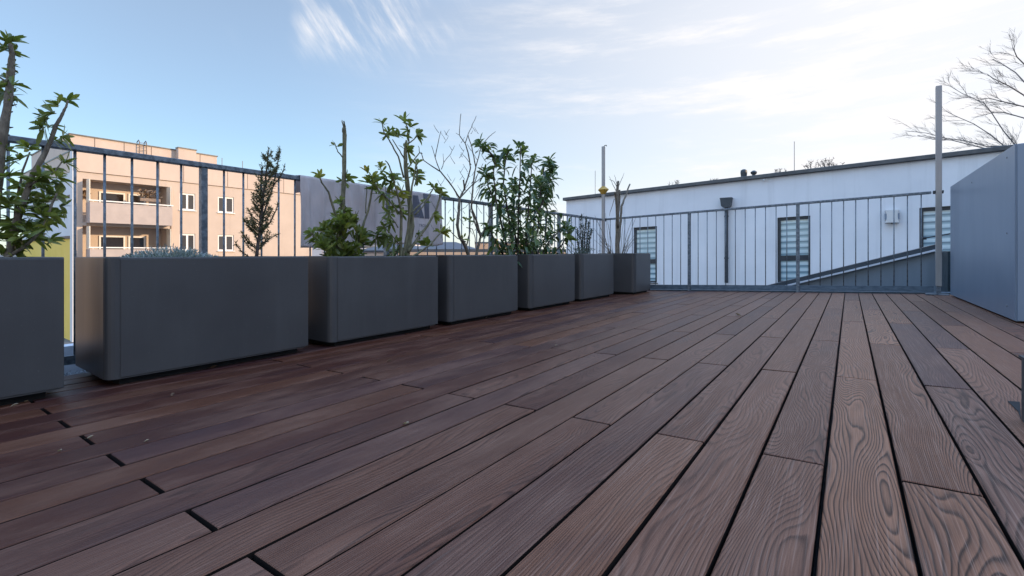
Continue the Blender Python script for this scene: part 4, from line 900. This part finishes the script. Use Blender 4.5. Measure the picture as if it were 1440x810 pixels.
# ------------------------------------------------------------------ bare tree behind the white building, weeds on its roof
def tree():
    D = 21.0; base = on_y(1478, 330, D); base.z = -4.85
    t = thing('bare_tree', base, 'large bare winter tree rising behind the white building and metal box', 'tree')
    tr = MB(); cr = MB()
    w = lambda x, y, j=0: on_y(x, y, D + j)
    trunk = [base, w(1478, 330), w(1474, 250), w(1468, 180), w(1470, 110), w(1474, 20)]
    tr.tube(trunk, [.20, .14, .07, .045, .03, .015], 9)
    kpx = (w(1430, 200) - w(1420, 200)).length / 10
    def twigs(P, depth, ang0, L0):
        for i in range(1, len(P)):
            for q in range(rnd.choice((1, 2, 2)) if depth == 1 else rnd.choice((1, 1, 2))):
                a = P[i - 1].lerp(P[i], rnd.random()); d = (P[i] - P[i - 1]).normalized()
                d = (d + Vector((rnd.uniform(-.7, .4), rnd.uniform(-.7, .7), rnd.uniform(-.45, .6)))).normalized()
                L = L0 * rnd.uniform(.5, 1.2); pts = [a]
                for s_ in range(4): d = (d + Vector((rnd.uniform(-.2, .15), rnd.uniform(-.2, .2), rnd.uniform(-.16, .2)))).normalized(); pts.append(pts[-1] + d * L / 4)
                r0 = .0050 if depth == 1 else .0030
                cr.tube(pts, [r0, r0 * .8, r0 * .65, r0 * .5, r0 * .35], 4)
                if depth < 3: twigs(pts, depth + 1, ang0, L0 * .5)
    limbs = [[(1474, 250), (1440, 215), (1430, 207), (1411, 184), (1394, 158), (1384, 145), (1354, 132), (1336, 121)], [(1474, 262), (1432, 225), (1415, 208), (1394, 190), (1369, 174), (1348, 165), (1333, 158)],
             [(1475, 275), (1440, 214), (1415, 205), (1388, 206), (1358, 198), (1329, 194), (1302, 187), (1273, 184)], [(1474, 250), (1420, 216), (1394, 211), (1338, 197), (1312, 196), (1290, 190)], [(1469, 170), (1440, 150), (1415, 144), (1390, 138), (1377, 141)],
             [(1468, 165), (1440, 134), (1419, 121), (1396, 110), (1388, 104)], [(1469, 130), (1440, 115), (1428, 102), (1411, 91), (1396, 83)], [(1470, 120), (1446, 96), (1430, 80), (1424, 66)], [(1466, 190), (1440, 166), (1412, 158), (1394, 158)]]
    for q in limbs:
        j = rnd.uniform(-1.2, 1.2); P = [w(x, y, j * min(1, i / 3)) for i, (x, y) in enumerate(q)]
        n = len(P); tr.tube(P, [.018 * (1 - i / n) + .005 for i in range(n)], 6); twigs(P[1:], 1, 0, .72)
    for q in ([(1472, 90), (1500, 60), (1530, 40)], [(1470, 150), (1510, 130), (1550, 120)], [(1474, 220), (1510, 190), (1550, 180)]):
        P = [w(x, y) for x, y in q]; P = [P[0], P[0].lerp(P[1], .5), P[1], P[1].lerp(P[2], .5), P[2]]; tr.tube(P, [.05, .04, .03, .02, .01], 6); twigs(P, 1, 0, .72)
    tr.build('trunk', M['darktwig'], t, smooth=True); cr.build('crown', M['darktwig'], t)
tree()
for (px, n, hpx, lab) in ((950, 12, 10, 'sparse dry weeds on the flat roof edge left of the roof vents'), (1003, 6, 6, 'tiny dry weed on the roof edge close to the roof vents'), (1098, 10, 9, 'dry twiggy weeds at the foot of the tall lightning rod'), (1153, 26, 17, 'tallest dry bush growing on the white building roof'), (1176, 8, 8, 'small dry tuft beside the tallest roof bush')):
    P = on_y(px, 245, 14.35); P.z = 2.6 + SHEAR * P.x; m = MB(); k = .0195
    for i in range(n):
        a = P + Vector((rnd.uniform(-10, 10) * k * (hpx / 12), rnd.uniform(-.1, .2), 0)); d = Vector((rnd.uniform(-.8, .8), rnd.uniform(-.5, .5), 1)).normalized(); L = hpx * k * rnd.uniform(.5, 1.1)
        m.tube([a, a + d * L * .6, a + d * L + Vector((rnd.uniform(-.03, .03), 0, 0))], [.005, .004, .002], 4)
        for q in range(5): b = a + d * L * rnd.uniform(.4, 1); m.tube([b, b + Vector((rnd.uniform(-.06, .06), rnd.uniform(-.04, .04), rnd.uniform(.0, .06)))], [.004, .003], 4)
    tag(m.build('roof_weed', M['twig'], origin=P), lab, 'weed', 'dry weeds on the white building roof')

# ------------------------------------------------------------------ sky, sun, camera
SUN_AZ, SUN_EL = R(62), R(15.0)                                # azimuth from +Y towards +X
w = bpy.data.worlds.new('World'); scn.world = w; w.use_nodes = True
nt = w.node_tree; bg = nt.nodes['Background']
sky = N(nt, 'ShaderNodeTexSky'); sky.sky_type = 'NISHITA'; sky.sun_disc = False; sky.sun_elevation = SUN_EL; sky.sun_rotation = SUN_AZ
sky.altitude = 200; sky.air_density = 1.0; sky.dust_density = .6; sky.ozone_density = 1.6
tc = N(nt, 'ShaderNodeTexCoord').outputs['Generated']
sp = N(nt, 'ShaderNodeSeparateXYZ'); nt.links.new(tc, sp.inputs[0]); dx, dy, dz = sp.outputs
az = math_(nt, 'ARCTAN2', dx, dy); el = math_(nt, 'ARCSINE', dz)
cmb = N(nt, 'ShaderNodeCombineXYZ'); nt.links.new(az, cmb.inputs[0]); nt.links.new(el, cmb.inputs[1]); ae = cmb.outputs[0]
def sstep(x, a, b): 
    n = N(nt, 'ShaderNodeMapRange', interpolation_type='SMOOTHSTEP'); n.inputs['From Min'].default_value = a; n.inputs['From Max'].default_value = b; nt.links.new(x, n.inputs['Value']); return n.outputs[0]
# long soft bands rising towards the sun
bands = noise(nt, mapping(nt, ae, (2.4, 15, 1), (3.1, 0, 0), (0, 0, R(-7))), 1.0, 9, .66)
bands = sstep(bands, .46, .74)
bm = math_(nt, 'MULTIPLY', sstep(az, -1.15, -.35), math_(nt, 'SUBTRACT', 1.0, sstep(el, .42, .7)))
# cirrus hooks high on the left
cu = N(nt, 'ShaderNodeCombineXYZ'); nt.links.new(math_(nt, 'MULTIPLY', math_(nt, 'MULTIPLY_ADD', el, .8, az), 15.0), cu.inputs[0]); nt.links.new(math_(nt, 'MULTIPLY', math_(nt, 'SUBTRACT', el, az), 2.4), cu.inputs[1])
patches = sstep(noise(nt, mapping(nt, ae, (5.5, 7, 1), (.8, .3, 0)), 1.0, 2, .5), .42, .62)
hooks = math_(nt, 'MULTIPLY', sstep(noise(nt, cu.outputs[0], 1.0, 7, .66), .42, .80), patches)
h1 = math_(nt, 'MULTIPLY', math_(nt, 'MULTIPLY', sstep(el, .33, .41), math_(nt, 'SUBTRACT', 1.0, sstep(el, .5, .62))), math_(nt, 'MULTIPLY', sstep(az, -1.22, -1.0), math_(nt, 'SUBTRACT', 1.0, sstep(az, -.85, -.62))))
veil = math_(nt, 'MULTIPLY', math_(nt, 'MULTIPLY_ADD', sstep(az, -1.15, .12), .72, .26), math_(nt, 'SUBTRACT', 1.0, sstep(el, .40, .9)))
low = math_(nt, 'SUBTRACT', 1.0, sstep(el, .0, .22))
f = math_(nt, 'ADD', math_(nt, 'MULTIPLY', math_(nt, 'MULTIPLY', bands, bm), .32), math_(nt, 'MULTIPLY', math_(nt, 'MULTIPLY', hooks, h1), .9))
f = math_(nt, 'ADD', f, math_(nt, 'MULTIPLY', veil, .92)); f = math_(nt, 'ADD', f, math_(nt, 'MULTIPLY', low, .25), None, True)
CLOUD = (2.50, 2.47, 2.52)
# clear air: deeper blue low down opposite the sun, luminous overhead
mid = math_(nt, 'MULTIPLY', sstep(az, -1.35, -.75), math_(nt, 'SUBTRACT', 1.0, sstep(az, .2, .7)))
gain = math_(nt, 'ADD', math_(nt, 'ADD', math_(nt, 'MULTIPLY', mid, .14), math_(nt, 'ADD', math_(nt, 'MULTIPLY_ADD', sstep(el, .46, .85), 2.3, .50), math_(nt, 'MULTIPLY', sstep(math_(nt, 'MULTIPLY', dy, -1.0), -.05, .45), .58))), math_(nt, 'MULTIPLY', sstep(dx, .25, .7), .35))
tint = N(nt, 'ShaderNodeCombineXYZ'); 
up = math_(nt, 'MAXIMUM', sstep(el, .46, .8), sstep(math_(nt, 'MULTIPLY', dy, -1.0), -.05, .4))
for i, (k_, q_) in enumerate(((.66, .32), (.89, .08), (1.0, -.03))): nt.links.new(math_(nt, 'MULTIPLY', gain, math_(nt, 'MULTIPLY_ADD', up, q_, k_)), tint.inputs[i])
clear = mixc(nt, 1.0, sky.outputs[0], tint.outputs[0], 'MULTIPLY')
nt.links.new(mixc(nt, f, clear, CLOUD), bg.inputs['Color']); bg.inputs['Strength'].default_value = .15
sl = bpy.data.lights.new('sun', 'SUN'); sl.energy = 2.0; sl.angle = R(.53); sl.color = (.77, .555, .345)
so = bpy.data.objects.new('sun', sl); col.objects.link(so)
sd = Vector((math.sin(SUN_AZ) * math.cos(SUN_EL), math.cos(SUN_AZ) * math.cos(SUN_EL), math.sin(SUN_EL)))
so.rotation_euler = sd.to_track_quat('Z', 'Y').to_euler(); so.location = (20, 10, 20)

cam = bpy.data.cameras.new('camera'); co = bpy.data.objects.new('camera', cam); col.objects.link(co)
cam.sensor_width = 36; cam.lens = 36 * F_PX / 1440; cam.shift_y = (HORIZON - 405) / 1440; cam.clip_start = .02; cam.clip_end = 6000
co.location = EYE; co.rotation_euler = (R(90), 0, YAW); scn.camera = co
scn.view_settings.view_transform = 'Standard'; scn.view_settings.look = 'None'; scn.view_settings.gamma = 1; scn.view_settings.exposure = 1.45
scn.render.engine = 'CYCLES'; scn.cycles.use_denoising = True; scn.cycles.max_bounces = 8; scn.cycles.sample_clamp_indirect = 6
